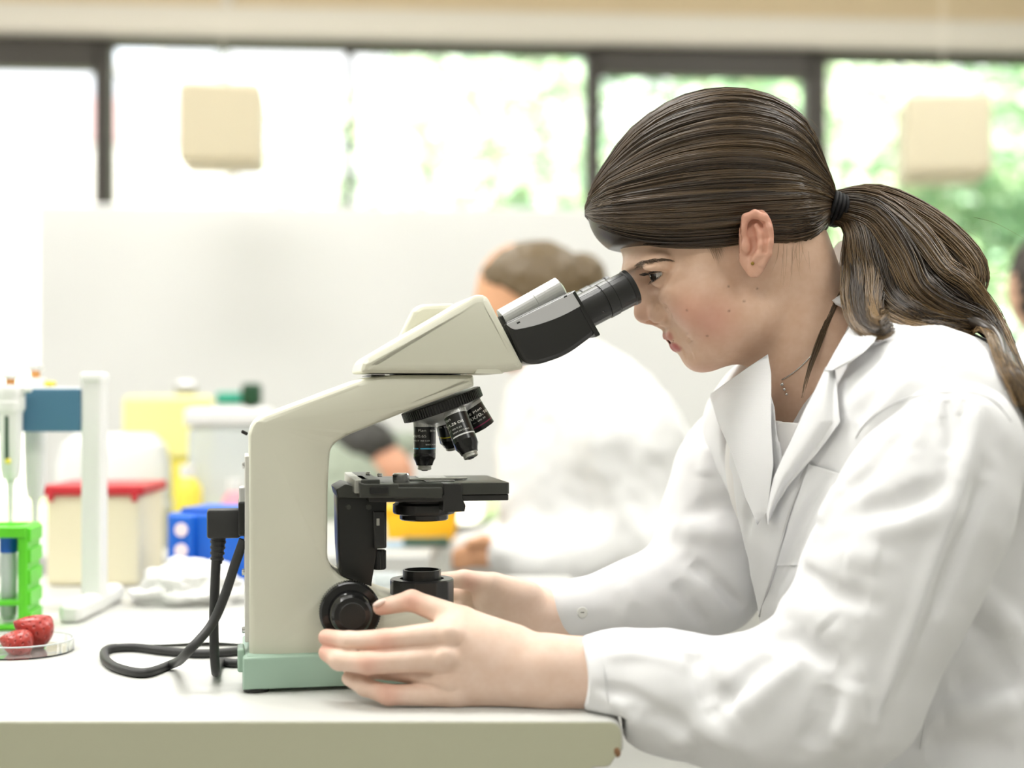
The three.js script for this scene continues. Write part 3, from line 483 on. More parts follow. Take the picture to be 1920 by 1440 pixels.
// power cord of the microscope
{
  const g = thing('power_cord', 'black power cord plugged into the back of the microscope', 'cord');
  const inlet = V(...(() => { const [x, y] = ms(446, 980, 0.014); const w = V(x, y, 0.014).applyAxisAngle(V(0, 1, 0), MT); return [w.x + MO.x, w.y + TAB, w.z + MO.z]; })());
  const d0 = -inlet.z, q = (u, v, d = d0) => P(u, v, d);
  const pc = q(420, 981), plug = part(g, 'plug', extrude([[-0.0145, -0.0125, 0.003], [0.0128, -0.0125, 0.002], [0.016, -0.009, 0.002], [0.016, 0.009, 0.002], [0.0128, 0.0125, 0.002], [-0.0145, 0.0125, 0.003]], 0.021, 0.0022, 2), B.rubber, [pc.x, pc.y, pc.z], [0, MT, 0]);
  part(plug, 'nose', box(0.012, 0.019, 0.017, 0.002), B.rubber, [0.019, 0, 0]);
  const re = q(408, 1031), sr = part(g, 'strain_relief', merged([lathe([[0, -0.0118], [0.0046, -0.0118], [0.0066, 0.0118], [0, 0.0118]], 20), ...[0, 1, 2, 3].map((i) => moved(lathe([[0.004, -0.0014], [0.0068 - 0.0003 * i, -0.001], [0.0069 - 0.0003 * i, 0.001], [0.004, 0.0014]], 20), 0, 0.007 - i * 0.0049, 0))]), B.rubber, [re.x, re.y, re.z], [0, 0, -0.06]);
  const down = [q(405, 1052), q(403, 1100), q(401, 1165), V(q(404, 1218).x, TAB + 0.014, -d0), onTable(418, 1250).setY(TAB + 0.0044), onTable(446, 1252).setY(TAB + 0.0042), onTable(500, 1215).setY(TAB + 0.0042), onTable(600, 1180).setY(TAB + 0.0042)];
  part(g, 'cable', tube(down, 0.0042, 120, 12), B.rubber);
  const gr = (u, v) => onTable(u, v).setY(TAB + 0.0044);
  const loop = [q(457, 1012, d0 - 0.01), q(440, 1060, d0 - 0.01), q(420, 1120, d0 - 0.012), q(396, 1172, d0 - 0.018), q(356, 1218, d0 - 0.035), gr(318, 1256), gr(270, 1271), gr(222, 1262), gr(196, 1241), gr(206, 1225), gr(248, 1222), gr(310, 1229), gr(380, 1234), gr(450, 1229), gr(520, 1222), gr(600, 1215)];
  part(g, 'cable', tube(loop, 0.0042, 200, 12), B.rubber);
}

// ---------------------------------------------------------------- sculpting kit: distance fields meshed by surface nets
const smin = (a, b, k) => { const h = Math.max(k - Math.abs(a - b), 0) / k; return Math.min(a, b) - h * h * k * 0.25; };
const smax = (a, b, k) => -smin(-a, -b, k);
// round cone between two points
function cone(a, b, r1, r2 = r1) {
  const bx = b.x - a.x, by = b.y - a.y, bz = b.z - a.z, l2 = bx * bx + by * by + bz * bz, dr = r1 - r2, a2 = l2 - dr * dr, il2 = 1 / l2;
  return (x, y, z) => {
    const px = x - a.x, py = y - a.y, pz = z - a.z, yy = px * bx + py * by + pz * bz, zz = yy - l2;
    const qx = px * l2 - bx * yy, qy = py * l2 - by * yy, qz = pz * l2 - bz * yy, x2 = qx * qx + qy * qy + qz * qz, y2 = yy * yy * l2, z2 = zz * zz * l2;
    const k = Math.sign(dr) * dr * dr * x2;
    if (Math.sign(zz) * a2 * z2 > k) return Math.sqrt(x2 + z2) * il2 - r2;
    if (Math.sign(yy) * a2 * y2 < k) return Math.sqrt(x2 + y2) * il2 - r1;
    return (Math.sqrt(x2 * a2 * il2) + yy * dr) * il2 - r1;
  };
}
// ellipsoid with its axes turned by Euler angles
function ell(c, rx, ry, rz, ez = 0, ey = 0, ex = 0) {
  const m = new THREE.Matrix4().makeRotationFromEuler(new THREE.Euler(ex, ey, ez, 'YZX')).invert().elements;
  return (x, y, z) => {
    const a = x - c.x, b = y - c.y, d = z - c.z, X = (m[0] * a + m[4] * b + m[8] * d) / rx, Y = (m[1] * a + m[5] * b + m[9] * d) / ry, Z = (m[2] * a + m[6] * b + m[10] * d) / rz;
    const k0 = Math.sqrt(X * X + Y * Y + Z * Z), k1 = Math.sqrt(X * X / rx / rx + Y * Y / ry / ry + Z * Z / rz / rz);
    return k1 < 1e-9 ? -Math.min(rx, ry, rz) : k0 * (k0 - 1) / k1;
  };
}
const chain = (pts, rs, k = 0.004) => { const c = []; for (let i = 0; i + 1 < pts.length; i++) c.push(cone(pts[i], pts[i + 1], rs[i], rs[i + 1])); return (x, y, z) => { let d = c[0](x, y, z); for (let i = 1; i < c.length; i++) d = smin(d, c[i](x, y, z), k); return d; }; };
// join: [[field, blend], ...]; a negative blend cuts
function join(list) { const n = list.length; return (x, y, z) => { let d = list[0][0](x, y, z); for (let i = 1; i < n; i++) { const [f, k] = list[i]; d = k >= 0 ? smin(d, f(x, y, z), k || 1e-5) : smax(d, -f(x, y, z), -k); } return d; }; }
// strokes pressed into or raised from a surface: each is a 3-D line with a width and a height
function strokes(list) {
  const S = list.map(({ pts, w, h }) => { const lo = V(1e9, 1e9, 1e9), hi = V(-1e9, -1e9, -1e9); for (const p of pts) { lo.min(p); hi.max(p); } return { pts, w: Array.isArray(w) ? w : [w, w], h, lo: lo.subScalar(2.4 * Math.max(...[].concat(w))), hi: hi.addScalar(2.4 * Math.max(...[].concat(w))) }; });
  return (x, y, z) => {
    let t = 0;
    for (const s of S) {
      if (x < s.lo.x || y < s.lo.y || z < s.lo.z || x > s.hi.x || y > s.hi.y || z > s.hi.z) continue;
      let best = 1e9, at = 0; const n = s.pts.length - 1;
      for (let i = 0; i < n; i++) {
        const a = s.pts[i], b = s.pts[i + 1], bx = b.x - a.x, by = b.y - a.y, bz = b.z - a.z, q = clamp(((x - a.x) * bx + (y - a.y) * by + (z - a.z) * bz) / (bx * bx + by * by + bz * bz), 0, 1);
        const dx = x - a.x - bx * q, dy = y - a.y - by * q, dz = z - a.z - bz * q, d2 = dx * dx + dy * dy + dz * dz; if (d2 < best) { best = d2; at = (i + q) / n; }
      }
      const w = lerp(s.w[0], s.w[1], at), e = Math.sin(Math.PI * clamp(at, 0.06, 0.94)); t += s.h * Math.min(1, e * 1.6) * Math.exp(-best / (w * w));
    }
    return t;
  };
}
function meshField(f, lo, hi, h, color) {
  const nx = Math.ceil((hi.x - lo.x) / h) + 1, ny = Math.ceil((hi.y - lo.y) / h) + 1, nz = Math.ceil((hi.z - lo.z) / h) + 1, val = new Float32Array(nx * ny * nz), S = 6, sy = nx, sz = nx * ny;
  for (let bz = 0; bz < nz; bz += S) for (let by = 0; by < ny; by += S) for (let bx = 0; bx < nx; bx += S) {
    const c = f(lo.x + (bx + S / 2) * h, lo.y + (by + S / 2) * h, lo.z + (bz + S / 2) * h), far = Math.abs(c) > S * h * 1.35, ex = Math.min(nx, bx + S), ey = Math.min(ny, by + S), ez = Math.min(nz, bz + S);
    for (let z = bz; z < ez; z++) for (let y = by; y < ey; y++) for (let x = bx; x < ex; x++) val[z * sz + y * sy + x] = far ? c : f(lo.x + x * h, lo.y + y * h, lo.z + z * h);
  }
  const id = new Int32Array(nx * ny * nz).fill(-1), pos = [], corners = [0, 1, sy, sy + 1, sz, sz + 1, sz + sy, sz + sy + 1], ed = [[0, 1], [2, 3], [4, 5], [6, 7], [0, 2], [1, 3], [4, 6], [5, 7], [0, 4], [1, 5], [2, 6], [3, 7]];
  for (let z = 0; z < nz - 1; z++) for (let y = 0; y < ny - 1; y++) for (let x = 0; x < nx - 1; x++) {
    const o = z * sz + y * sy + x; let inside = 0; for (let k = 0; k < 8; k++) if (val[o + corners[k]] < 0) inside++;
    if (inside === 0 || inside === 8) continue;
    let ax = 0, ay = 0, az = 0, n = 0;
    for (const [a, b] of ed) { const va = val[o + corners[a]], vb = val[o + corners[b]]; if ((va < 0) === (vb < 0)) continue; const t = va / (va - vb); ax += lerp(a & 1, b & 1, t); ay += lerp((a >> 1) & 1, (b >> 1) & 1, t); az += lerp(a >> 2, b >> 2, t); n++; }
    id[o] = pos.length / 3; pos.push(lo.x + (x + ax / n) * h, lo.y + (y + ay / n) * h, lo.z + (z + az / n) * h);
  }
  const idx = [], quad = (a, b, c, d, flip) => { if (a < 0 || b < 0 || c < 0 || d < 0) return; if (!flip) idx.push(a, c, b, a, d, c); else idx.push(a, b, c, a, c, d); };
  for (let z = 1; z < nz - 1; z++) for (let y = 1; y < ny - 1; y++) for (let x = 1; x < nx - 1; x++) {
    const o = z * sz + y * sy + x, s = val[o] < 0;
    if (s !== (val[o + 1] < 0)) quad(id[o], id[o - sy], id[o - sy - sz], id[o - sz], s ? 1 : 0);
    if (s !== (val[o + sy] < 0)) quad(id[o], id[o - sz], id[o - 1 - sz], id[o - 1], s ? 1 : 0);
    if (s !== (val[o + sz] < 0)) quad(id[o], id[o - 1], id[o - 1 - sy], id[o - sy], s ? 1 : 0);
  }
  const nv = pos.length / 3, nor = new Float32Array(nv * 3), e = h * 0.45, uv = new Float32Array(nv * 2), col = color ? new Float32Array(nv * 3) : null;
  for (let i = 0; i < nv; i++) {
    const x = pos[i * 3], y = pos[i * 3 + 1], z = pos[i * 3 + 2]; let gx = f(x + e, y, z) - f(x - e, y, z), gy = f(x, y + e, z) - f(x, y - e, z), gz = f(x, y, z + e) - f(x, y, z - e); const l = Math.hypot(gx, gy, gz) || 1;
    nor[i * 3] = gx / l; nor[i * 3 + 1] = gy / l; nor[i * 3 + 2] = gz / l; uv[i * 2] = x + z * 0.6; uv[i * 2 + 1] = y + z * 0.3;
    if (color) { const c = color(x, y, z, gx / l, gy / l, gz / l); col[i * 3] = c[0]; col[i * 3 + 1] = c[1]; col[i * 3 + 2] = c[2]; }
  }
  const g = new THREE.BufferGeometry(); g.setAttribute('position', new THREE.Float32BufferAttribute(pos, 3)); g.setAttribute('normal', new THREE.BufferAttribute(nor, 3)); g.setAttribute('uv', new THREE.BufferAttribute(uv, 2)); if (col) g.setAttribute('color', new THREE.BufferAttribute(col, 3)); g.setIndex(idx); return g;
}
// where the line of sight of the side-view drawing through (u, v) meets a field; used to lay seams, folds and lapels on a surface
function hit(f, u, v, from = 0.9, to = 1.8, iso = 0) { let d = from; for (let i = 0; i < 160 && d < to; i++) { const p = P(u, v, d), s = f(p.x, p.y, p.z) - iso; if (s < 0.0002) { for (let k = 0; k < 6; k++) { const q = P(u, v, d); d += (f(q.x, q.y, q.z) - iso) * 0.6; } return d; } d += Math.max(s * 0.7, 0.0002); } return d >= to ? null : d; }
const lay = (f, pts, iso = 0) => pts.map(([u, v]) => { const d = hit(f, u, v, 0.9, 1.9, iso); return d ? P(u, v, d) : null; }).filter(Boolean);
// a cloth patch with thickness laid over a field: outline in drawing coordinates
function drape(f, outline, iso, thick, step = 5, lift) {
  const xs = outline.map((p) => p[0]), ys = outline.map((p) => p[1]), x0 = Math.min(...xs), x1 = Math.max(...xs), y0 = Math.min(...ys), y1 = Math.max(...ys);
  // grid warped onto the outline: rows between the left and right edges
  const rows = Math.max(3, Math.ceil((y1 - y0) / step)), cols = Math.max(3, Math.ceil((x1 - x0) / step)), pos = [], idx = [];
  const span = (y) => { const c = []; for (let i = 0; i < outline.length; i++) { const [ax, ay] = outline[i], [bx, by] = outline[(i + 1) % outline.length]; if ((ay <= y) !== (by <= y)) c.push(ax + (bx - ax) * (y - ay) / (by - ay)); } c.sort((a, b) => a - b); return c.length >= 2 ? [c[0], c[c.length - 1]] : null; };
  const P3 = [];
  let lastD = null;
  for (let r = 0; r <= rows; r++) {
    const y = lerp(y0 + 0.01, y1 - 0.01, r / rows), s = span(y) ?? [0, 0];
    for (let c = 0; c <= cols; c++) { const u = lerp(s[0], s[1], c / cols), l = lift ? lift(c / cols, r / rows) : 0; const d = hit(f, u, y, 0.9, 1.9, iso + l) ?? lastD; lastD = d; P3.push(P(u, y, d)); }
  }
  const n = (cols + 1) * (rows + 1), toCam = V(0, EYE, 0);
  for (const k of [0, 1]) for (const p of P3) { const q = p.clone(); if (k) q.addScaledVector(q.clone().sub(toCam).normalize(), thick); pos.push(q.x, q.y, q.z); }
  const W = cols + 1;
  for (let r = 0; r < rows; r++) for (let c = 0; c < cols; c++) { const a = r * W + c; idx.push(a, a + W, a + 1, a + 1, a + W, a + W + 1); idx.push(n + a, n + a + 1, n + a + W, n + a + 1, n + a + W + 1, n + a + W); }
  const edge = []; for (let c = 0; c < cols; c++) edge.push([c + 1, c], [rows * W + c, rows * W + c + 1]); for (let r = 0; r < rows; r++) edge.push([r * W, r * W + W], [r * W + cols + W, r * W + cols]);
  for (const [a, b] of edge) idx.push(a, b, n + a, b, n + b, n + a);
  const g = new THREE.BufferGeometry(); g.setAttribute('position', new THREE.Float32BufferAttribute(pos, 3)); g.setIndex(idx); const uv = new Float32Array(pos.length / 3 * 2); for (let i = 0; i < pos.length / 3; i++) { uv[i * 2] = pos[i * 3]; uv[i * 2 + 1] = pos[i * 3 + 1]; } g.setAttribute('uv', new THREE.BufferAttribute(uv, 2)); g.computeVertexNormals(); return g;
}
// many thin strands in one mesh, each with its own colour
class Strands {
  constructor() { this.pos = []; this.nor = []; this.col = []; this.idx = []; }
  add(pts, r0, r1, c0, c1 = c0, radial = 4) {
    const n = pts.length, base = this.pos.length / 3; let up = V(0.3, 0.2, 0.93);
    for (let i = 0; i < n; i++) {
      const t = i / (n - 1), tan = pts[Math.min(n - 1, i + 1)].clone().sub(pts[Math.max(0, i - 1)]).normalize(), b = tan.clone().cross(up).normalize(), m = b.clone().cross(tan).normalize(); up = m;
      const r = lerp(r0, r1, t) * (0.55 + 0.45 * Math.min(1, t * 8)) ;
      for (let j = 0; j < radial; j++) { const a = j / radial * 6.28318, c = Math.cos(a), s = Math.sin(a), nx = b.x * c + m.x * s, ny = b.y * c + m.y * s, nz = b.z * c + m.z * s; this.pos.push(pts[i].x + nx * r, pts[i].y + ny * r, pts[i].z + nz * r); this.nor.push(nx, ny, nz); this.col.push(lerp(c0[0], c1[0], t), lerp(c0[1], c1[1], t), lerp(c0[2], c1[2], t)); }
    }
    for (let i = 0; i < n - 1; i++) for (let j = 0; j < radial; j++) { const a = base + i * radial + j, b = base + i * radial + (j + 1) % radial; this.idx.push(a, a + radial, b, b, a + radial, b + radial); }
  }
  build() { const g = new THREE.BufferGeometry(); g.setAttribute('position', new THREE.Float32BufferAttribute(this.pos, 3)); g.setAttribute('normal', new THREE.Float32BufferAttribute(this.nor, 3)); g.setAttribute('color', new THREE.Float32BufferAttribute(this.col, 3)); g.setAttribute('uv', new THREE.Float32BufferAttribute(new Float32Array(this.pos.length / 3 * 2), 2)); g.setIndex(this.idx); return g; }
}
const joinMeshes = (list) => mergeGeometries(list);

// ---------------------------------------------------------------- the seated person at the microscope
const HD = 1.324;                                           // distance of the middle plane of the head
const H = (u, v, w) => P(u, v, HD - w);
const PX = HD / F;                                          // one drawing unit in metres at the head
const skinMat = mat(rgb(1, 1, 1), 0.48, { vertexColors: true, sheen: 0.25, sheenRoughness: 0.5, sheenColor: rgb(1, 0.8, 0.7), bumpMap: withTex(grainTex, 30), bumpScale: 0.00012 });
const woman = thing('person', 'person in a white lab coat with a brown ponytail looking into the microscope', 'person');
// --- head
const A30 = Math.PI / 6;
const eyeC = H(1243, 515, 0.0315);
const headCore = join([
  [ell(H(1335, 366, 0), 0.099, 0.082, 0.0715, A30), 0],
  [ell(H(1326, 535, 0), 0.046, 0.058, 0.052, A30), 0.02],
  [ell(H(1366, 590, 0), 0.046, 0.046, 0.05, 0.3), 0.02],
  [ell(H(1318, 566, 0.036), 0.029, 0.03, 0.026, A30), 0.018],
  [ell(H(1272, 545, 0.034), 0.017, 0.014, 0.018, A30), 0.014],
  [cone(H(1412, 596, 0.044), H(1320, 655, 0.012), 0.018, 0.0155), 0.024],
  [ell(H(1268, 558, 0), 0.026, 0.036, 0.025, A30), 0.01],
  [cone(H(1214, 528, 0.006), H(1240, 582, 0.009), 0.0085, 0.009), 0.01],
  [ell(H(1314, 666, 0), 0.0125, 0.012, 0.017, A30), 0.016],
  [ell(H(1289, 622, 0), 0.018, 0.02, 0.024, A30), 0.01],
  [ell(H(1200, 497, 0.018), 0.014, 0.008, 0.02, A30 - 0.2, 0.3), 0.016],
  [ell(H(1228, 500, 0.045), 0.014, 0.01, 0.012, A30), 0.012],
]);
const sockets = ell(H(1216, 523, 0.034), 0.0135, 0.0085, 0.017, A30);
const nose = join([
  [cone(H(1197, 522, 0), H(1209, 584, 0), 0.0058, 0.0088), 0],
  [ell(H(1211, 587, 0), 0.0098, 0.0088, 0.0098, 0.1), 0.006],
  [ell(H(1235, 589, 0.0118), 0.0092, 0.0082, 0.0068, -0.1, 0.3), 0.0035],
  [cone(H(1217, 600, 0), H(1240, 606, 0), 0.0036, 0.004), 0.004],
]);
const nostril = ell(H(1221, 604, 0.0058), 0.0046, 0.0028, 0.0028, 0.25);
const upperLip = chain([H(1251, 630, 0), H(1262, 629, 0.012), H(1287, 634, 0.0215)], [0.0044, 0.0042, 0.0014]);
const lowerLip = chain([H(1267, 648, 0), H(1273, 645, 0.011), H(1288, 638, 0.0205)], [0.0054, 0.005, 0.0014]);
const mouthGap = chain([H(1252, 640, 0), H(1268, 637.5, 0.012), H(1290, 635.5, 0.023)], [0.0027, 0.0026, 0.0016]);
const neckF = join([
  [cone(H(1452, 480, 0), H(1532, 690, 0.0), 0.0525, 0.0505), 0],
  [cone(H(1535, 690, 0), H(1580, 820, -0.02), 0.052, 0.075), 0.03],
  [cone(H(1446, 515, 0.042), H(1494, 712, 0.016), 0.0095, 0.0085), 0.014],
  [cone(H(1500, 726, 0.012), H(1640, 735, 0.115), 0.0085, 0.008), 0.014],
]);
// an eyelid shell round the eyeball, opened between the lids
const gaze = V(-0.93, -0.2, 0.3).normalize(), eUp = V(-0.3, 0.94, 0).normalize();
const eLat = gaze.clone().cross(eUp).negate().normalize(); if (eLat.z < 0) eLat.negate();
const AZ = 1.25, lidHi = (q) => 0.2 * Math.sqrt(q) + 0.06, lidLo = (q) => -0.33 * q + 0.06;
const lids = (x, y, z) => {
  const a = x - eyeC.x, b = y - eyeC.y, c = z - eyeC.z, r = Math.hypot(a, b, c), fo = (a * gaze.x + b * gaze.y + c * gaze.z), up = (a * eUp.x + b * eUp.y + c * eUp.z), la = (a * eLat.x + b * eLat.y + c * eLat.z);
  const az = Math.atan2(la, fo), q = clamp(1 - (az / AZ) ** 2, 0, 1), el = Math.asin(clamp(up / (r || 1), -1, 1)), hi = lidHi(q), loE = lidLo(q);
  const open = Math.max(el - hi, loE - el, Math.abs(az) - AZ) * 0.012;
  return Math.max(r - 0.0131, -open, 0.0105 - r);
};
const headBase = (x, y, z0) => {
  const z = -HD + Math.abs(z0 + HD);
  let d = headCore(x, y, z);
  if (d > 0.05) return Math.min(d, neckF(x, y, z0));
  d = smax(d, -sockets(x, y, z), 0.012);
  d = smin(d, nose(x, y, z), 0.008);
  const l = lids(x, y, z); d = smax(d, -(Math.hypot(x - eyeC.x, y - eyeC.y, z - eyeC.z) - 0.0122), 0.0015);
  d = smin(d, l, 0.0025);
  d = smax(d, -nostril(x, y, z), 0.002);
  d = smin(d, upperLip(x, y, z), 0.0045); d = smin(d, lowerLip(x, y, z), 0.0045); d = smax(d, -mouthGap(x, y, z), 0.0015);
  d = smin(d, neckF(x, y, z0), 0.02);
  return d;
};
const FM = (pts, w, h) => ({ pts: lay(headBase, pts), w, h });
const faceMarks = strokes([
  FM([[1236, 570], [1248, 576], [1255, 588], [1252, 602], [1244, 607]], 0.0023, -0.0026), FM([[1214, 603], [1226, 606], [1240, 605]], 0.0018, -0.0022),
  FM([[1258, 600], [1276, 616], [1290, 630]], 0.006, -0.0012), FM([[1226, 543], [1244, 552], [1262, 566]], 0.004, -0.001), FM([[1208, 499], [1232, 494], [1252, 502]], 0.002, -0.0012),
  FM([[1290, 634], [1296, 642]], 0.003, -0.0012), FM([[1277, 661], [1286, 664], [1300, 662]], 0.006, -0.0028), FM([[1222, 580], [1232, 577], [1242, 584]], 0.004, 0.0012), FM([[1240, 612], [1246, 621]], 0.003, -0.0008),
]);
const headField = (x, y, z0) => { const d = headBase(x, y, z0); return Math.abs(d) > 0.02 ? d : d - faceMarks(x, y, -HD + Math.abs(z0 + HD)); };
// --- ear on the near side
const earW = 0.0755, E = (u, v, w = 0) => H(u, v, earW + w);
const earField = (() => {
  const plate = ell(E(1416, 452, -0.001), 0.0162, 0.0285, 0.0032, -0.1, -0.32);
  const helix = chain([E(1398, 448, 0.001), E(1392, 428, 0.003), E(1399, 408, 0.0045), E(1415, 401, 0.0058), E(1432, 408, 0.0075), E(1441, 428, 0.0085), E(1443, 455, 0.0085), E(1440, 476, 0.007), E(1430, 494, 0.0045)], [0.0022, 0.0032, 0.0034, 0.0034, 0.0033, 0.0031, 0.003, 0.003, 0.0032], 0.003);
  const anti = chain([E(1418, 424, 0.004), E(1427, 440, 0.0055), E(1429, 460, 0.006), E(1424, 478, 0.005), E(1416, 486, 0.003)], [0.0025, 0.0036, 0.0038, 0.0034, 0.003], 0.003);
  const lobe = ell(E(1416, 501, 0.001), 0.0066, 0.0092, 0.0034, -0.25, -0.25), tragus = ell(E(1398, 462, 0.0012), 0.0044, 0.0066, 0.0034, 0.2, 0.3);
  const bowl = join([[ell(E(1412, 458, 0.005), 0.0062, 0.0088, 0.0056, -0.1), 0], [ell(E(1407, 474, 0.0045), 0.0036, 0.0062, 0.0042, -0.2), 0.002], [cone(E(1394, 434, 0.0045), E(1410, 437, 0.0045), 0.0018, 0.0026), 0.002]]);
  const groove = cone(E(1404, 422, 0.0075), E(1430, 420, 0.009), 0.0018, 0.0018), groove2 = chain([E(1430, 420, 0.0098), E(1436, 445, 0.011), E(1434, 472, 0.0095)], [0.0016, 0.0016, 0.0014]);
  const root = ell(E(1418, 455, -0.008), 0.012, 0.024, 0.009, -0.1);
  return (x, y, z) => { let d = smin(plate(x, y, z), root(x, y, z), 0.006); d = smin(d, lobe(x, y, z), 0.005); d = smax(d, -bowl(x, y, z), 0.0028); d = smin(d, helix(x, y, z), 0.0028); d = smin(d, anti(x, y, z), 0.0032); d = smax(d, -groove2(x, y, z), 0.0018); d = smax(d, -groove(x, y, z), 0.0018); d = smin(d, tragus(x, y, z), 0.003); return d; };
})();
// --- skin colours: what the skin itself carries (lips, flushed cheek, brow roots, moles)
const SK = [0.7, 0.465, 0.325];
const blob = (c, r) => (x, y, z) => Math.exp(-((x - c.x) ** 2 + (y - c.y) ** 2 + (z - c.z) ** 2) / (r * r));
const flush = [[blob(H(1335, 600, 0.055), 0.024), 0.5], [blob(H(1285, 580, 0.05), 0.017), 0.35], [blob(H(1212, 592, 0.004), 0.012), 0.3], [blob(H(1318, 690, 0.01), 0.014), 0.3]];
const moles = [[1366, 537], [1420, 541], [1395, 565], [1288, 582], [1367, 583], [1326, 630]].map(([u, v]) => { const d = hit(headField, u, v); return d ? blob(P(u, v, d), 0.0009) : null; }).filter(Boolean);
const mixc = (a, b, t) => [lerp(a[0], b[0], t), lerp(a[1], b[1], t), lerp(a[2], b[2], t)];
function faceColor(x, y, z0) {
  const z = -HD + Math.abs(z0 + HD); let c = [...SK];
  const m = 0.06 * n3(x * 60, y * 60, z0 * 60) + 0.04 * n3(x * 170, y * 170, z0 * 170); c = c.map((v, i) => v * (1 + m * (0.5 + 0.4 * i)));
  for (const [b, k] of flush) c = mixc(c, [0.66, 0.26, 0.2], b(x, y, z) * k);
  const lu = upperLip(x, y, z), ll = lowerLip(x, y, z); c = mixc(c, [0.5, 0.17, 0.13], 0.8 * sstep(0.0014, 0.0002, lu)); c = mixc(c, [0.46, 0.11, 0.1], 0.95 * sstep(0.0016, 0.0004, ll));
  for (const b of moles) c = mixc(c, [0.22, 0.1, 0.06], 0.8 * Math.min(1, b(x, y, z0) * 1.3));
  return c;
}
function earColor(x, y, z) { const c = faceColor(x, y, z), p = E(1425, 415, 0), k = sstep(0.05, 0.005, Math.hypot(x - p.x, y - p.y)); return mixc(c, [0.66, 0.27, 0.19], 0.35 + 0.3 * k); }
// --- hands
const q3 = (a) => P(a[0], a[1], a[2]);
function finger(pts, rs) { return chain(pts.map(q3), rs, 0.003); }
const nearHand = (() => {
  const index = finger([[845, 1187, 1.15], [722, 1200, 1.153], [655, 1202, 1.162], [612, 1195, 1.174]], [0.0108, 0.0088, 0.0079, 0.0068]);
  const middle = finger([[838, 1232, 1.147], [690, 1243, 1.147], [636, 1238, 1.158], [613, 1224, 1.172]], [0.011, 0.009, 0.0081, 0.007]);
  const ring = finger([[842, 1272, 1.152], [724, 1256, 1.168], [682, 1258, 1.178], [656, 1252, 1.19]], [0.0105, 0.0078, 0.0074, 0.0066]);
  const little = finger([[856, 1303, 1.154], [728, 1303, 1.15], [684, 1288, 1.158], [655, 1272, 1.17]], [0.0098, 0.0082, 0.0072, 0.0064]);
  const thumb = finger([[960, 1205, 1.162], [868, 1163, 1.168], [772, 1126, 1.176], [714, 1139, 1.186]], [0.015, 0.0112, 0.0086, 0.0066]);
  const palm = join([[cone(q3([1010, 1228, 1.158]), q3([845, 1190, 1.155]), 0.0145, 0.0125), 0], [cone(q3([1010, 1248, 1.152]), q3([838, 1232, 1.152]), 0.0155, 0.0125), 0.012], [cone(q3([1010, 1270, 1.152]), q3([842, 1274, 1.155]), 0.0155, 0.012), 0.012], [cone(q3([1010, 1292, 1.158]), q3([856, 1300, 1.158]), 0.0145, 0.011), 0.012], [cone(q3([985, 1235, 1.175]), q3([880, 1210, 1.178]), 0.0135, 0.01), 0.012]]);
  const wrist = join([[ell(q3([1045, 1262, 1.157]), 0.05, 0.0255, 0.0195, -0.03), 0], [cone(q3([1060, 1245, 1.157]), q3([1230, 1255, 1.155]), 0.0185, 0.024), 0.02], [cone(q3([1060, 1285, 1.157]), q3([1230, 1285, 1.155]), 0.0165, 0.022), 0.02]]);
  const knuck = [[838, 1232, 1.137], [845, 1190, 1.141]].map((a) => ell(q3(a), 0.007, 0.006, 0.0034));
  return (x, y, z) => { let d = smin(palm(x, y, z), wrist(x, y, z), 0.016); let f = Math.min(smin(index(x, y, z), middle(x, y, z), 0.0015), smin(ring(x, y, z), little(x, y, z), 0.0012)); d = smin(d, f, 0.006); d = smin(d, thumb(x, y, z), 0.012); for (const k of knuck) d = smin(d, k(x, y, z), 0.006); return Math.max(d, TAB + 0.0004 - y); };
})();
const farHand = (() => {
  const thumb = finger([[985, 1118, 1.385], [925, 1098, 1.38], [870, 1086, 1.383], [826, 1088, 1.39]], [0.0165, 0.0125, 0.009, 0.0075]);
  const palm = join([[cone(q3([1000, 1140, 1.4]), q3([885, 1110, 1.405]), 0.017, 0.013), 0], [cone(q3([1000, 1155, 1.4]), q3([880, 1145, 1.405]), 0.017, 0.0125), 0.014], [cone(q3([1000, 1172, 1.4]), q3([890, 1172, 1.402]), 0.0165, 0.012), 0.014], [ell(q3([945, 1130, 1.382]), 0.03, 0.018, 0.016, -0.2), 0.01]]);
  const fs = [0, 1, 2, 3].map((i) => finger([[885, 1112 + i * 22, 1.405], [815, 1115 + i * 22, 1.415], [775, 1122 + i * 20, 1.40], [752, 1128 + i * 18, 1.386]], [0.0105, 0.0088, 0.008, 0.007]));
  const wrist = join([[cone(q3([990, 1152, 1.4]), q3([1150, 1146, 1.41]), 0.0215, 0.0245), 0], [cone(q3([1010, 1168, 1.4]), q3([1150, 1160, 1.41]), 0.0185, 0.022), 0.02]]);
  return (x, y, z) => { let d = smin(palm(x, y, z), wrist(x, y, z), 0.018); d = smin(d, Math.min(fs[0](x, y, z), fs[1](x, y, z), fs[2](x, y, z), fs[3](x, y, z)), 0.005); return smin(d, thumb(x, y, z), 0.008); };
})();
const handRed = [[722, 1200, 1.147], [690, 1245, 1.141], [728, 1303, 1.145], [772, 1124, 1.17], [714, 1139, 1.182], [612, 1196, 1.17], [613, 1224, 1.168], [825, 1088, 1.385], [880, 1095, 1.375]].map((a) => blob(q3(a), 0.011));
function handColor(x, y, z) { let c = [0.78, 0.57, 0.45]; const m = 0.05 * n3(x * 50, y * 50, z * 50) + 0.03 * n3(x * 160, y * 160, z * 160); c = c.map((v, i) => v * (1 + m * (0.5 + 0.4 * i))); for (const b of handRed) c = mixc(c, [0.7, 0.3, 0.21], 0.55 * b(x, y, z)); return c; }
const benchCut = (x, y, z) => Math.max(x - BX1 - 0.003, y - TAB - 0.0008, z - BZ0 - 0.003);
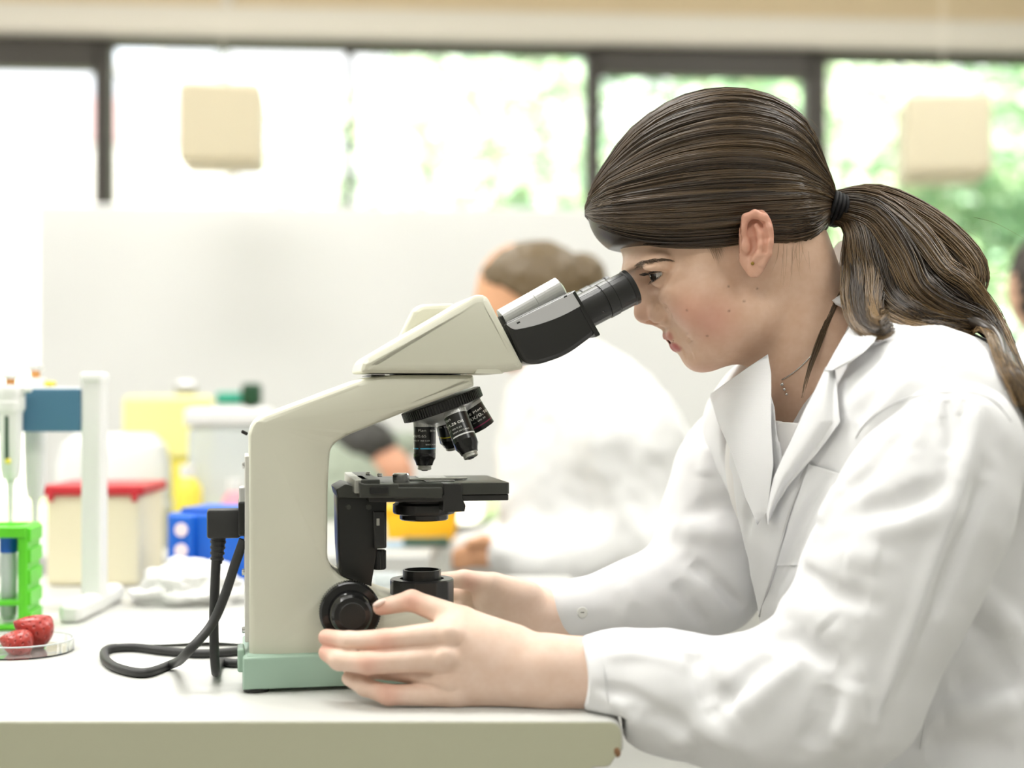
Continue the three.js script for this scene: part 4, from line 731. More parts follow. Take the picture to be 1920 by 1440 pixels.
const box3 = (f, a, b) => [V(Math.min(a.x, b.x), Math.min(a.y, b.y), Math.min(a.z, b.z)), V(Math.max(a.x, b.x), Math.max(a.y, b.y), Math.max(a.z, b.z))];
{
  const headGeo = meshField(headField, V(0.09, 0.965, -HD - 0.085), V(0.345, 1.27, -HD + 0.085), 0.00135, faceColor);
  const earGeo = meshField(earField, E(1380, 525, -0.02).setZ(-HD + earW - 0.014), E(1460, 388, 0.02).setZ(-HD + earW + 0.022), 0.0007, earColor);
  const nh = meshField(nearHand, P(590, 1345, 1.2).setZ(-1.215), P(1175, 1085, 1.15).setZ(-1.115), 0.0014, handColor);
  const fh = meshField(farHand, P(735, 1225, 1.4).setZ(-1.45), P(1150, 1050, 1.4).setZ(-1.345), 0.0018, handColor);
  // shoulders and arms under the coat, so that the body is one figure
  const inner = join([[cone(H(1550, 700, -0.01), P(1640, 900, 1.32), 0.036, 0.07), 0], [cone(P(1700, 850, 1.2), P(1470, 840, 1.4), 0.045, 0.045), 0.04], [chain([P(1770, 850, 1.14), P(1572, 1290, 1.13), P(1110, 1264, 1.156)], [0.045, 0.033, 0.022], 0.02), 0.03], [chain([P(1455, 840, 1.43), P(1335, 1070, 1.44), P(1085, 1148, 1.406)], [0.045, 0.035, 0.022], 0.02), 0.03], [ell(P(1820, 1290, 1.34), 0.09, 0.16, 0.09, 0.25), 0.05]]);
  const ib = meshField((x, y, z) => Math.max(inner(x, y, z), -benchCut(x, y, z)), V(0.04, 0.6, -1.5), V(0.5, 1.04, -1.07), 0.009, () => SK);
  const nail = lay(nearHand, [[700, 1136], [712, 1129], [724, 1126]], 0.0002);
  if (nail.length === 3) { const a = nail[1], n = new THREE.SphereGeometry(1, 20, 12); n.scale(0.0062, 0.0026, 0.0036); n.rotateZ(0.42); part(woman, 'thumbnail', n, mat(rgb(0.86, 0.66, 0.58), 0.3), [a.x, a.y - 0.0006, a.z + 0.0005]); }
  part(woman, 'body', joinMeshes([headGeo, earGeo, nh, fh, ib]), skinMat);
}
// --- eyes, lashes, brows
{
  const geo = new THREE.SphereGeometry(0.0119, 72, 54), a = geo.attributes.position, col = new Float32Array(a.count * 3);
  for (let i = 0; i < a.count; i++) {
    const d = V(a.getX(i), a.getY(i), a.getZ(i)).normalize(), an = Math.acos(clamp(d.dot(gaze), -1, 1));
    let c = [0.72, 0.68, 0.64]; if (an < 0.6) c = [0.05, 0.036, 0.026]; if (an > 0.52 && an < 0.61) c = [0.02, 0.016, 0.014]; if (an < 0.2) c = [0.004, 0.004, 0.004]; col.set(c, i * 3);
    if (an < 0.5) { const k = 1 + 0.06 * (1 - (an / 0.5) ** 2); a.setXYZ(i, a.getX(i) * k, a.getY(i) * k, a.getZ(i) * k); }
  }
  geo.setAttribute('color', new THREE.BufferAttribute(col, 3)); geo.computeVertexNormals();
  const eyeMat = mat(rgb(1, 1, 1), 0.08, { vertexColors: true, clearcoat: 1, clearcoatRoughness: 0.02 });
  for (const s of [1, -1]) { const m = part(woman, 'eye', geo, eyeMat, [eyeC.x, eyeC.y, -HD + s * (eyeC.z + HD)]); if (s < 0) m.scale.z = -1; }
  const st = new Strands(), dk = [0.012, 0.008, 0.006];
  const dirAt = (az, el) => gaze.clone().multiplyScalar(Math.cos(az) * Math.cos(el)).addScaledVector(eLat, Math.sin(az) * Math.cos(el)).addScaledVector(eUp, Math.sin(el));
  for (let i = 0; i < 70; i++) { // upper lashes
    const az = rr(-0.5, 1.15), q = Math.sqrt(clamp(1 - (az / AZ) ** 2, 0, 1)), d = dirAt(az, 0.2 * q + 0.06), p = eyeC.clone().addScaledVector(d, 0.0131), o = d.clone().multiplyScalar(0.6).addScaledVector(eUp, -0.25).addScaledVector(gaze, 0.5).normalize(), L = rr(0.005, 0.0085);
    st.add([p, p.clone().addScaledVector(o, L * 0.5), p.clone().addScaledVector(o, L).addScaledVector(eUp, L * 0.28)], 0.00028, 0.00006, dk);
  }
  for (let i = 0; i < 45; i++) { const az = rr(-0.4, 1.0), q = clamp(1 - (az / AZ) ** 2, 0, 1), d = dirAt(az, lidLo(q)), p = eyeC.clone().addScaledVector(d, 0.0131), o = d.clone().addScaledVector(eUp, -0.7).normalize(), L = rr(0.002, 0.004); st.add([p, p.clone().addScaledVector(o, L)], 0.00022, 0.00006, dk); }
  // lid line
  for (const e of [0]) { const pts = []; for (let i = 0; i <= 16; i++) { const az = lerp(-0.9, AZ, i / 16), q = Math.sqrt(clamp(1 - (az / AZ) ** 2, 0, 1)); pts.push(eyeC.clone().addScaledVector(dirAt(az, 0.2 * q + 0.06), 0.01315)); } st.add(pts, 0.00055, 0.0006, [0.02, 0.012, 0.01], [0.03, 0.018, 0.014], 6); }
  part(woman, 'eyelashes', st.build(), mat(rgb(1, 1, 1), 0.5, { vertexColors: true }));
  const br = new Strands(), line = [[1188, 502], [1200, 494], [1218, 489], [1237, 486], [1252, 487]];
  for (let i = 0; i < 160; i++) {
    const t = Math.pow(rnd(), 0.85), k = t * 3.999, j = Math.floor(k), u = lerp(line[j][0], line[j + 1][0], k - j), v = lerp(line[j][1], line[j + 1][1], k - j) + rr(-1, 1) * lerp(5, 1.2, t);
    const pt = lay(headField, [[u, v], [u + rr(5, 9), v - rr(1, 5) * (1 - t) + t * 1.5], [u + rr(10, 15), v - rr(1, 5) * (1 - t) + 3 * t]], 0.0004); if (pt.length === 3) br.add(pt, 0.0002, 0.00006, [0.09, 0.055, 0.03]);
  }
  part(woman, 'eyebrow', br.build(), mat(rgb(1, 1, 1), 0.6, { vertexColors: true }));
}
// --- hair: a cap under thousands of strands drawn back to the tie
const polyField = (pts) => (x, y) => { let d = 1e9, s = 1; const n = pts.length; for (let i = 0, j = n - 1; i < n; j = i++) { const a = pts[i], b = pts[j], ex = b.x - a.x, ey = b.y - a.y, wx = x - a.x, wy = y - a.y, q = clamp((wx * ex + wy * ey) / (ex * ex + ey * ey), 0, 1), bx = wx - ex * q, by = wy - ey * q; d = Math.min(d, bx * bx + by * by); const c1 = y >= a.y, c2 = y < b.y, c3 = ex * wy > ey * wx; if ((c1 && c2 && c3) || (!c1 && !c2 && !c3)) s = -s; } return s * Math.sqrt(d); };
const hairOut = polyField([[1080, 438], [1112, 434], [1150, 455], [1250, 459], [1335, 453], [1352, 478], [1372, 452], [1392, 408], [1422, 394], [1452, 428], [1462, 470], [1490, 490], [1535, 470], [1580, 400], [1580, 100], [1080, 100]].map(([u, v]) => H(u, v, 0.055)));
const hairBody = join([
  [ell(H(1330, 352, 0), 0.1065, 0.084, 0.078, 0.436), 0],
  [ell(H(1170, 396, 0), 0.031, 0.029, 0.05, A30), 0.025],
  [ell(H(1250, 425, 0), 0.05, 0.03, 0.0655, 0.2), 0.02],
  [ell(H(1456, 412, 0), 0.041, 0.04, 0.066, 0.2), 0.02],
  [cone(H(1480, 372, 0), H(1548, 389, 0), 0.04, 0.0095), 0.012],
]);
const hairField = (x, y, z) => smax(hairBody(x, y, z), hairOut(x, y), 0.006);
const TIE = H(1553, 389, 0), HC = H(1350, 385, 0);
const hairMat = mat(rgb(1, 1, 1), 0.36, { vertexColors: true, specularIntensity: 0.9 });
const DARK = [0.03, 0.019, 0.011], MID = [0.085, 0.055, 0.031], GOLD = [0.26, 0.165, 0.075];
{
  const cap = meshField(hairField, V(0.065, 1.09, -HD - 0.09), V(0.30, 1.31, -HD + 0.09), 0.0024, () => DARK);
  const st = new Strands();
  const line = [[1118, 436, 0], [1128, 444, 0.018], [1150, 454, 0.034], [1200, 457, 0.05], [1260, 458, 0.06], [1325, 453, 0.066], [1350, 472, 0.068], [1366, 455, 0.07], [1392, 410, 0.074], [1420, 398, 0.076], [1448, 428, 0.074], [1462, 470, 0.068], [1482, 490, 0.06], [1508, 486, 0.04], [1528, 470, 0]].map((a) => H(...a));
  const lens = [0]; for (let i = 1; i < line.length; i++) lens.push(lens[i - 1] + line[i].distanceTo(line[i - 1]));
  const at = (s) => { const L = s * lens[lens.length - 1]; let i = 0; while (i < line.length - 2 && lens[i + 1] < L) i++; return line[i].clone().lerp(line[i + 1], (L - lens[i]) / (lens[i + 1] - lens[i])); };
  const tieDir = TIE.clone().sub(HC).normalize(), M16 = 18;
  const front = H(1108, 418, 0).sub(HC).normalize(), axis = tieDir.clone().sub(front).normalize(), upM = V(0, 1, 0).addScaledVector(axis, -axis.y).normalize(), sideM = axis.clone().cross(upM).normalize(); if (sideM.z < 0) sideM.negate();
  const outer = (d) => { let r = 0.15, f = 1; for (let k = 0; k < 60 && f > 0.0002; k++) { f = hairBody(HC.x + d.x * r, HC.y + d.y * r, HC.z + d.z * r); r -= Math.min(Math.max(f, 0) * 0.6, 0.006); } for (let k = 0; k < 60 && hairBody(HC.x + d.x * r, HC.y + d.y * r, HC.z + d.z * r) < 0; k++) r += 0.0008; return r; };
  const tone = (s, jit) => { const g = clamp(0.42 + 0.5 * n2(s * 60, 3) + 0.25 * n2(s * 21, 8) + rr(-0.2, 0.2) * jit, 0, 1), c0 = mixc(DARK, MID, clamp(g * 1.3, 0, 1)); return [c0, mixc(c0, GOLD, clamp(0.75 * (g - 0.3) + rr(-0.1, 0.1), 0, 0.7))]; };
  const tieEnd = () => TIE.clone().add(V(0, rr(-0.0085, 0.0085), rr(-0.0085, 0.0085)));
  for (let n = 0; n < 7600; n++) { // from the brow over the crown and sides
    const phi = n % 4 === 3 ? -rr(0, 1.75) : rr(-0.1, 2.75), s = phi / 3, off = rr(-0.0014, 0.0024), t0 = rnd() < 0.5 ? 0 : rr(0, 0.35), pts = [], m = upM.clone().multiplyScalar(Math.cos(phi)).addScaledVector(sideM, Math.sin(phi)), droop = rr(-0.02, 0.02);
    for (let i = 0; i < M16; i++) {
      const t = t0 + (0.985 - t0) * i / (M16 - 1), th = 0.05 + (Math.PI - 0.05) * t, d = axis.clone().multiplyScalar(-Math.cos(th)).addScaledVector(m, Math.sin(th)); d.y += droop * Math.sin(Math.PI * t); d.lerp(tieDir, sstep(0.74, 1, t)).normalize();
      const r = outer(d), lift = off + 0.0034 * n2(s * 34, t * 1.2) * Math.sin(Math.PI * t) + 0.0012 * n2(s * 110, t * 2.5), p = HC.clone().addScaledVector(d, r + lift * (1 - 0.5 * t));
      if (t > 0.55 || hairOut(p.x, p.y) < 0.002) pts.push(p); else pts.length = 0;
    }
    if (pts.length < 5) continue; pts[pts.length - 1] = tieEnd();
    const [c0, c1] = tone(s, 1); st.add(pts, rr(0.00042, 0.0008), rr(0.0003, 0.0005), c0, c1);
  }
  for (let n = 0; n < 1500; n++) { // from the temple, round the ear and the nape
    const far = n % 4 === 3, s = rr(0.22, 1), a = at(s); if (far) a.z = -2 * HD - a.z;
    const off = rr(-0.0012, 0.002), d0 = a.clone().sub(HC).normalize(), ang = Math.acos(clamp(d0.dot(tieDir), -1, 1)), pts = [], sa = Math.sin(ang);
    for (let i = 0; i < M16; i++) {
      const t = i / (M16 - 1), d = d0.clone().multiplyScalar(Math.sin((1 - t) * ang) / sa).addScaledVector(tieDir, Math.sin(t * ang) / sa); d.y += 0.05 * Math.sin(Math.PI * t) * (s < 0.6 ? 1 : 0.2); d.normalize();
      pts.push(HC.clone().addScaledVector(d, outer(d) + (off + 0.002 * n2(s * 60, t * 1.5) * Math.sin(Math.PI * t)) * (1 - 0.5 * t)));
    }
    pts[M16 - 1] = tieEnd(); const [c0, c1] = tone(s + 3, 1); st.add(pts, rr(0.0004, 0.0007), rr(0.0003, 0.0005), c0, c1);
  }
  // flyaway wisps at the temple, nape and crown
  for (let n = 0; n < 16; n++) { const u = rr(1460, 1518), v = rr(440, 476), e = rr(-10, 8), L = rr(34, 78), l = lay(headField, [[u, v], [u + e * 0.3, v + L * 0.4], [u + e, v + L * 0.75], [u + e * 1.8, v + L]], 0.0009); if (l.length === 4) st.add(new THREE.CatmullRomCurve3(l).getPoints(9), 0.00011, 0.00004, [0.2, 0.13, 0.07], [0.5, 0.35, 0.22], 3); }
  for (let n = 0; n < 150; n++) { const q = rnd(), u = lerp(1322, 1366, q), v = rr(446, 458), L = rr(8, 44) * Math.sin(Math.PI * clamp(q + 0.12, 0, 1)), l = lay(headField, [[u, v], [u + 3, v + L * 0.5], [u + 9, v + L]], 0.0008); if (l.length === 3) st.add(new THREE.CatmullRomCurve3(l).getPoints(6), 0.00012, 0.00004, [0.12, 0.08, 0.045], [0.42, 0.28, 0.18], 3); }
  for (let n = 0; n < 90; n++) { const d = V(rr(-1, 0.9), rr(0.1, 1), rr(-0.7, 0.8)).normalize(); let r = 0.17; for (let k = 0; k < 26; k++) { const f = hairBody(HC.x + d.x * r, HC.y + d.y * r, HC.z + d.z * r); if (f < 0.0002) break; r -= f * 0.85; } const p = HC.clone().addScaledVector(d, r), tn = tieDir.clone().addScaledVector(d, -tieDir.dot(d)).normalize(), L = rr(0.012, 0.03), b = rr(0.002, 0.006); st.add([p, p.clone().addScaledVector(tn, L * 0.5).addScaledVector(d, b), p.clone().addScaledVector(tn, L).addScaledVector(d, b * rr(0.4, 1.4))], 0.00016, 0.00005, MID, GOLD, 3); }
  part(woman, 'hair', joinMeshes([cap, st.build()]), hairMat);
}
{ // earring stud and necklace
  const s = E(1411, 494, 0.005); part(woman, 'ear_stud', new THREE.SphereGeometry(0.0016, 16, 12), mat(rgb(0.35, 0.24, 0.06), 0.3, { metalness: 1 }), [s.x, s.y, s.z]);
  const l = lay(neckF, [[1543, 640], [1520, 668], [1498, 690], [1478, 705], [1466, 712]], 0.0008);
  if (l.length > 3) { const nk = part(woman, 'necklace', tube(l, 0.0006, 40, 6), C.chrome); const e = l[l.length - 1]; for (let i = 0; i < 3; i++) part(nk, 'bead', new THREE.SphereGeometry(0.0017 - i * 0.0002, 12, 10), C.chrome, [e.x + 0.002 * i, e.y - 0.004 - 0.0045 * i, e.z + 0.002]); }
}
// --- lab coat
const coatMat = mat(rgb(0.78, 0.78, 0.785), 0.88, { sheen: 0.3, sheenRoughness: 0.6, bumpMap: withTex(weaveTex, 18), bumpScale: 0.00016 });
const torsoBase = join([
  [cone(P(1745, 815, 1.165), P(1450, 815, 1.42), 0.068, 0.066), 0],
  [cone(P(1590, 650, 1.315), P(1765, 795, 1.18), 0.046, 0.055), 0.05],
  [cone(P(1560, 660, 1.33), P(1470, 790, 1.42), 0.046, 0.058), 0.05],
  [ell(P(1630, 940, 1.31), 0.118, 0.17, 0.145, 0.25, -0.28), 0.06],
  [ell(P(1800, 850, 1.29), 0.1, 0.1, 0.14, 0.3, -0.28), 0.06],
  [ell(P(1810, 1330, 1.32), 0.175, 0.26, 0.165, 0.25, -0.25), 0.06],
]);
const neckHole = join([[cone(H(1470, 560, 0), H(1545, 700, 0.0), 0.052, 0.0535), 0], [cone(H(1500, 690, 0.004), H(1425, 860, 0.0), 0.048, 0.022), 0.01], [cone(H(1430, 700, 0.0), H(1380, 840, -0.01), 0.05, 0.02), 0.01]]);
const vOpen = polyField([[1425, 520], [1610, 585], [1548, 698], [1505, 775], [1480, 832], [1452, 895], [1444, 800], [1440, 670]].map(([u, v]) => P(u, v, 1.26)));
const vCut = (x, y, z) => Math.max(vOpen(x, y), -(z + HD) - 0.04);
const torsoRaw = (x, y, z) => { const d = torsoBase(x, y, z); return d > 0.06 ? d : smax(smax(d, -neckHole(x, y, z), 0.008), -vCut(x, y, z), 0.006); };
const armRaw = chain([P(1782, 842, 1.13), P(1728, 960, 1.122), P(1662, 1100, 1.12), P(1572, 1288, 1.125)], [0.058, 0.062, 0.062, 0.054], 0.03);
const foreRaw = chain([P(1572, 1300, 1.125), P(1420, 1330, 1.128), P(1250, 1298, 1.14), P(1160, 1270, 1.15), P(1092, 1264, 1.156)], [0.055, 0.054, 0.0455, 0.034, 0.0285], 0.02);
const sleeveRaw = (x, y, z) => smax(smin(armRaw(x, y, z), foreRaw(x, y, z), 0.05), -benchCut(x, y, z), 0.004);
const farRaw = chain([P(1455, 815, 1.43), P(1395, 900, 1.45), P(1348, 1000, 1.45), P(1330, 1085, 1.44), P(1210, 1130, 1.42), P(1068, 1146, 1.405)], [0.064, 0.066, 0.056, 0.05, 0.04, 0.0305], 0.03);
const FOLD = (f, pts, w, h) => ({ pts: lay(f, pts), w: w * 0.8, h });
const sleeveFolds = strokes([
  [[[1600, 965], [1680, 950], [1768, 912]], 0.011, -0.0065], [[[1620, 1000], [1700, 985], [1790, 960]], 0.012, 0.005], [[[1838, 765], [1800, 900], [1760, 1030], [1700, 1200], [1640, 1352]], 0.008, 0.006],
  [[[1850, 880], [1800, 1020], [1735, 1180]], 0.008, -0.005], [[[1640, 790], [1580, 900], [1535, 990]], 0.012, 0.005], [[[1700, 800], [1640, 880], [1580, 930]], 0.01, -0.0045],
  [[[1436, 1195], [1500, 1205], [1575, 1250]], 0.009, -0.006], [[[1470, 1130], [1530, 1150], [1560, 1180]], 0.012, 0.006], [[[1500, 1060], [1560, 1110], [1640, 1130]], 0.01, -0.005], [[[1520, 990], [1580, 1040], [1660, 1050]], 0.012, 0.004],
  [[[1340, 1330], [1402, 1275], [1459, 1224]], 0.01, -0.006], [[[1380, 1350], [1440, 1290], [1500, 1240]], 0.011, 0.006], [[[1300, 1215], [1312, 1270], [1335, 1330]], 0.01, -0.005], [[[1345, 1215], [1360, 1260], [1390, 1300]], 0.011, 0.005],
  [[[1504, 1412], [1550, 1340], [1560, 1280]], 0.011, -0.006], [[[1560, 1400], [1600, 1340], [1610, 1270]], 0.012, 0.006], [[[1250, 1400], [1310, 1370], [1400, 1400]], 0.012, 0.005], [[[1200, 1330], [1260, 1350], [1330, 1400]], 0.009, -0.004],
  [[[1130, 1230], [1190, 1225], [1280, 1245]], 0.007, 0.0025], [[[1120, 1290], [1180, 1300], [1240, 1330]], 0.006, -0.0028], [[[1130, 1310], [1170, 1330], [1200, 1370]], 0.006, 0.0025],
  ...[1745, 1762, 1778, 1794, 1810, 1826].map((u, i) => [[[u - 3, 748], [u, 762], [u + 2, 782 + (i % 3) * 8]], 0.0035, i % 2 ? 0.0016 : -0.0016]),
  [[[1720, 745], [1725, 790], [1715, 850]], 0.008, 0.0025], [[[1775, 742], [1785, 800], [1780, 860]], 0.007, -0.0025], [[[1830, 760], [1825, 830], [1800, 900]], 0.009, 0.003],
].map(([p, w, h]) => FOLD(sleeveRaw, p, w, h * 1.5)));
const torsoFolds = strokes([
  [[[1806, 1093], [1860, 1140], [1914, 1195]], 0.012, 0.006], [[[1780, 1130], [1840, 1190], [1900, 1270]], 0.012, -0.005], [[[1770, 1290], [1850, 1280], [1918, 1240]], 0.014, -0.006], [[[1760, 1340], [1850, 1330], [1918, 1320]], 0.013, 0.007], [[[1720, 1400], [1800, 1395], [1918, 1410]], 0.014, -0.006],
  [[[1870, 800], [1900, 900], [1890, 1020]], 0.01, -0.005], [[[1550, 900], [1500, 1000], [1450, 1120]], 0.009, -0.004], [[[1590, 880], [1545, 960], [1510, 1040]], 0.01, 0.004], [[[1640, 640], [1700, 660], [1800, 690]], 0.011, 0.003], [[[1690, 680], [1640, 740], [1600, 800]], 0.012, -0.004], [[[1720, 690], [1670, 750], [1630, 800]], 0.01, 0.003],
  [[[1420, 900], [1400, 1000], [1390, 1100]], 0.01, -0.004],
].map(([p, w, h]) => FOLD(torsoRaw, p, w, h * 1.5)));
const farFolds = strokes([
  [[[1300, 960], [1350, 945], [1420, 950]], 0.011, -0.006], [[[1270, 990], [1340, 1000], [1400, 1010]], 0.012, 0.006], [[[1290, 1050], [1340, 1090], [1400, 1150]], 0.009, -0.006], [[[1320, 760], [1335, 830], [1320, 900]], 0.012, 0.004], [[[1370, 800], [1385, 880], [1380, 960]], 0.01, -0.005],
  [[[1260, 1085], [1290, 1130], [1330, 1180]], 0.01, -0.004], [[[1160, 1090], [1180, 1130], [1170, 1180]], 0.01, 0.002],
].map(([p, w, h]) => FOLD(farRaw, p, w, h * 1.4)));
const rough = (x, y, z, a) => a * (0.7 * n3(x * 17, y * 17 + x * 9, z * 13) + 0.35 * n3(x * 38, y * 38, z * 30));
const torsoField = (x, y, z) => { const d = torsoRaw(x, y, z); return Math.abs(d) > 0.03 ? d : d - torsoFolds(x, y, z) - rough(x, y, z, 0.0012); };
const sleeveField = (x, y, z) => { const d = sleeveRaw(x, y, z); if (Math.abs(d) > 0.03) return d; const a = x < 0.09 ? 0.0005 : 0.0013; const cuffX = 0.0565; return Math.max(d - sleeveFolds(x, y, z) - rough(x, y, z, a), cuffX - x + 0.004 * Math.sin((y - TAB) * 60), -benchCut(x, y, z)); };
const farField = (x, y, z) => { const d = farRaw(x, y, z); if (Math.abs(d) > 0.03) return d; return Math.max(d - farFolds(x, y, z) - rough(x, y, z, 0.001), 0.056 - x - (0.92 - y) * 0.22); };
{
  const X1 = 0.52, torso = meshField(torsoField, V(0.1, 0.5, -1.56), V(X1, 1.125, -1.08), 0.0036);
  const coat = part(woman, 'lab_coat', torso, coatMat, null, null, 'white cotton lab coat');
  const near = part(coat, 'sleeve', meshField(sleeveField, V(0.05, 0.58, -1.24), V(X1, 1.03, -1.03), 0.003), coatMat);
  part(coat, 'sleeve', meshField(farField, V(0.03, 0.73, -1.54), V(0.34, 1.05, -1.33), 0.0036), coatMat);
  // seams as fine raised lines
  const both = (x, y, z) => Math.min(torsoField(x, y, z), sleeveField(x, y, z));
  const seam = (f, pts, r = 0.0008, name = 'seam') => { const l = lay(f, pts, 0.0002); if (l.length > 2) part(coat, name, tube(l, r, l.length * 6, 6), coatMat); };
  seam(sleeveField, [[1838, 770], [1822, 850], [1794, 950], [1762, 1035], [1722, 1150], [1682, 1260], [1648, 1340]], 0.0006);
  seam(torsoField, [[1752, 1180], [1745, 1260], [1737, 1330], [1726, 1405]]);
  seam(both, [[1604, 822], [1616, 802], [1640, 778], [1678, 756], [1720, 742], [1775, 736], [1830, 738], [1868, 756], [1896, 790]], 0.0006, 'armhole_seam');
  seam(torsoField, [[1514, 872], [1497, 918], [1480, 965], [1466, 1015], [1453, 1064], [1438, 1110], [1424, 1155], [1413, 1190]], 0.0013, 'front_edge');
  seam(sleeveField, [[1126, 1214], [1133, 1260], [1140, 1318]], 0.0006, 'cuff_stitch');
  // lapels, collar, pocket
  part(coat, 'lapel', drape(torsoBase, [[1548, 688], [1566, 690], [1570, 735], [1575, 790], [1552, 823], [1530, 852], [1505, 880], [1480, 908], [1458, 944], [1440, 985], [1436, 962], [1442, 925], [1450, 895], [1465, 860], [1480, 830], [1507, 770], [1528, 730]], 0.004, 0.0018, 3, (c, r) => 0.006 * Math.sin(Math.PI * Math.min(1, c * 1.2)) + 0.002), coatMat);
  part(coat, 'collar', drape(torsoBase, [[1606, 592], [1650, 590], [1654, 606], [1640, 640], [1620, 660], [1596, 678], [1566, 694], [1546, 694], [1562, 664], [1580, 632]], 0.007, 0.002, 3, (c, r) => 0.005 * Math.sin(Math.PI * c * 0.8) + 0.003 * r), coatMat);
  const farLap = (x, y, z) => Math.min(torsoBase(x, y, z), farRaw(x, y, z));
  part(coat, 'lapel', drape(farLap, [[1400, 690], [1440, 664], [1446, 700], [1446, 800], [1450, 870], [1438, 960], [1420, 985], [1396, 930], [1372, 850], [1345, 790], [1330, 740]], 0.008, 0.0018, 5, (c) => 0.004 * (1 - c)), coatMat);
  { // collar band standing round the back of the neck
    const top = new THREE.CatmullRomCurve3([H(1600, 600, 0.072), H(1618, 540, 0.062), H(1610, 478, 0.03), H(1590, 452, -0.012), H(1566, 462, -0.05), H(1530, 530, -0.08)]), low = new THREE.CatmullRomCurve3([H(1640, 650, 0.085), H(1668, 610, 0.07), H(1660, 560, 0.03), H(1640, 545, -0.012), H(1600, 560, -0.055), H(1540, 620, -0.09)]);
    const pos = [], idx = [], N = 28, R = 5; for (const k of [0, 1]) for (let i = 0; i <= N; i++) for (let j = 0; j <= R; j++) { const p = top.getPoint(i / N).lerp(low.getPoint(i / N), j / R), c = H(1530, 560, 0), o = p.clone().sub(c); o.y = 0; p.addScaledVector(o.normalize(), (k ? -0.0018 : 0) + 0.006 * Math.sin(Math.PI * j / R)); pos.push(p.x, p.y, p.z); }
    const W = R + 1, n = (N + 1) * W; for (let i = 0; i < N; i++) for (let j = 0; j < R; j++) { const a = i * W + j; idx.push(a, a + 1, a + W, a + 1, a + W + 1, a + W, n + a, n + a + W, n + a + 1, n + a + 1, n + a + W, n + a + W + 1); } for (let i = 0; i < N; i++) for (const j of [0, R]) { const a = i * W + j, b = a + W; idx.push(a, b, n + a, b, n + b, n + a); }
    const g = new THREE.BufferGeometry(); g.setAttribute('position', new THREE.Float32BufferAttribute(pos, 3)); g.setIndex(idx); g.setAttribute('uv', new THREE.Float32BufferAttribute(new Float32Array(pos.length / 3 * 2), 2)); part(coat, 'collar_band', toCreasedNormals(g, 0.9), coatMat);
  }
  part(coat, 'pocket', drape(torsoField, [[1516, 870], [1590, 890], [1560, 960], [1500, 1060], [1455, 1060], [1485, 960]], 0.0016, 0.0012, 6), coatMat);
  const bp = lay(farField, [[1092, 1148]], 0.001); if (bp.length) { const b = part(coat, 'button', cyl(0.0052, 0.002, 24), mat(rgb(0.8, 0.8, 0.76), 0.3), [bp[0].x, bp[0].y, bp[0].z], [Math.PI / 2, 0, 0]); part(b, 'thread', box(0.0035, 0.0006, 0.0008, 0.0002), C.black, [0, 0.0012, 0]); }
}
{ // white top under the coat, and trousers below the coat
  const shirtRaw = join([[ell(H(1560, 880, 0), 0.095, 0.11, 0.13, 0.2), 0], [cone(H(1535, 700, 0), H(1580, 820, -0.02), 0.05, 0.077), 0.03]]);
  const cutP = H(1468, 790, 0);
  const shirt = (x, y, z) => Math.max(shirtRaw(x, y, z) - 0.002, y - cutP.y + (x - cutP.x) * 0.1, -shirtRaw(x, y, z) - 0.004);
  part(woman, 'undershirt', meshField(shirt, V(0.1, 0.84, -1.46), V(0.36, 1.02, -1.18), 0.003), mat(rgb(0.8, 0.78, 0.76), 0.9), null, null, 'white top under the coat');
  const tr = chain([P(1900, 1660, 1.22), P(1480, 1665, 1.22)], [0.09, 0.075]);
  const tr2 = chain([P(1900, 1640, 1.4), P(1450, 1660, 1.42)], [0.09, 0.075]);
  part(woman, 'trousers', meshField((x, y, z) => smin(tr(x, y, z), tr2(x, y, z), 0.03), V(0.1, 0.42, -1.55), V(0.6, 0.72, -1.08), 0.008), mat(rgb(0.3, 0.3, 0.33), 0.9));
}
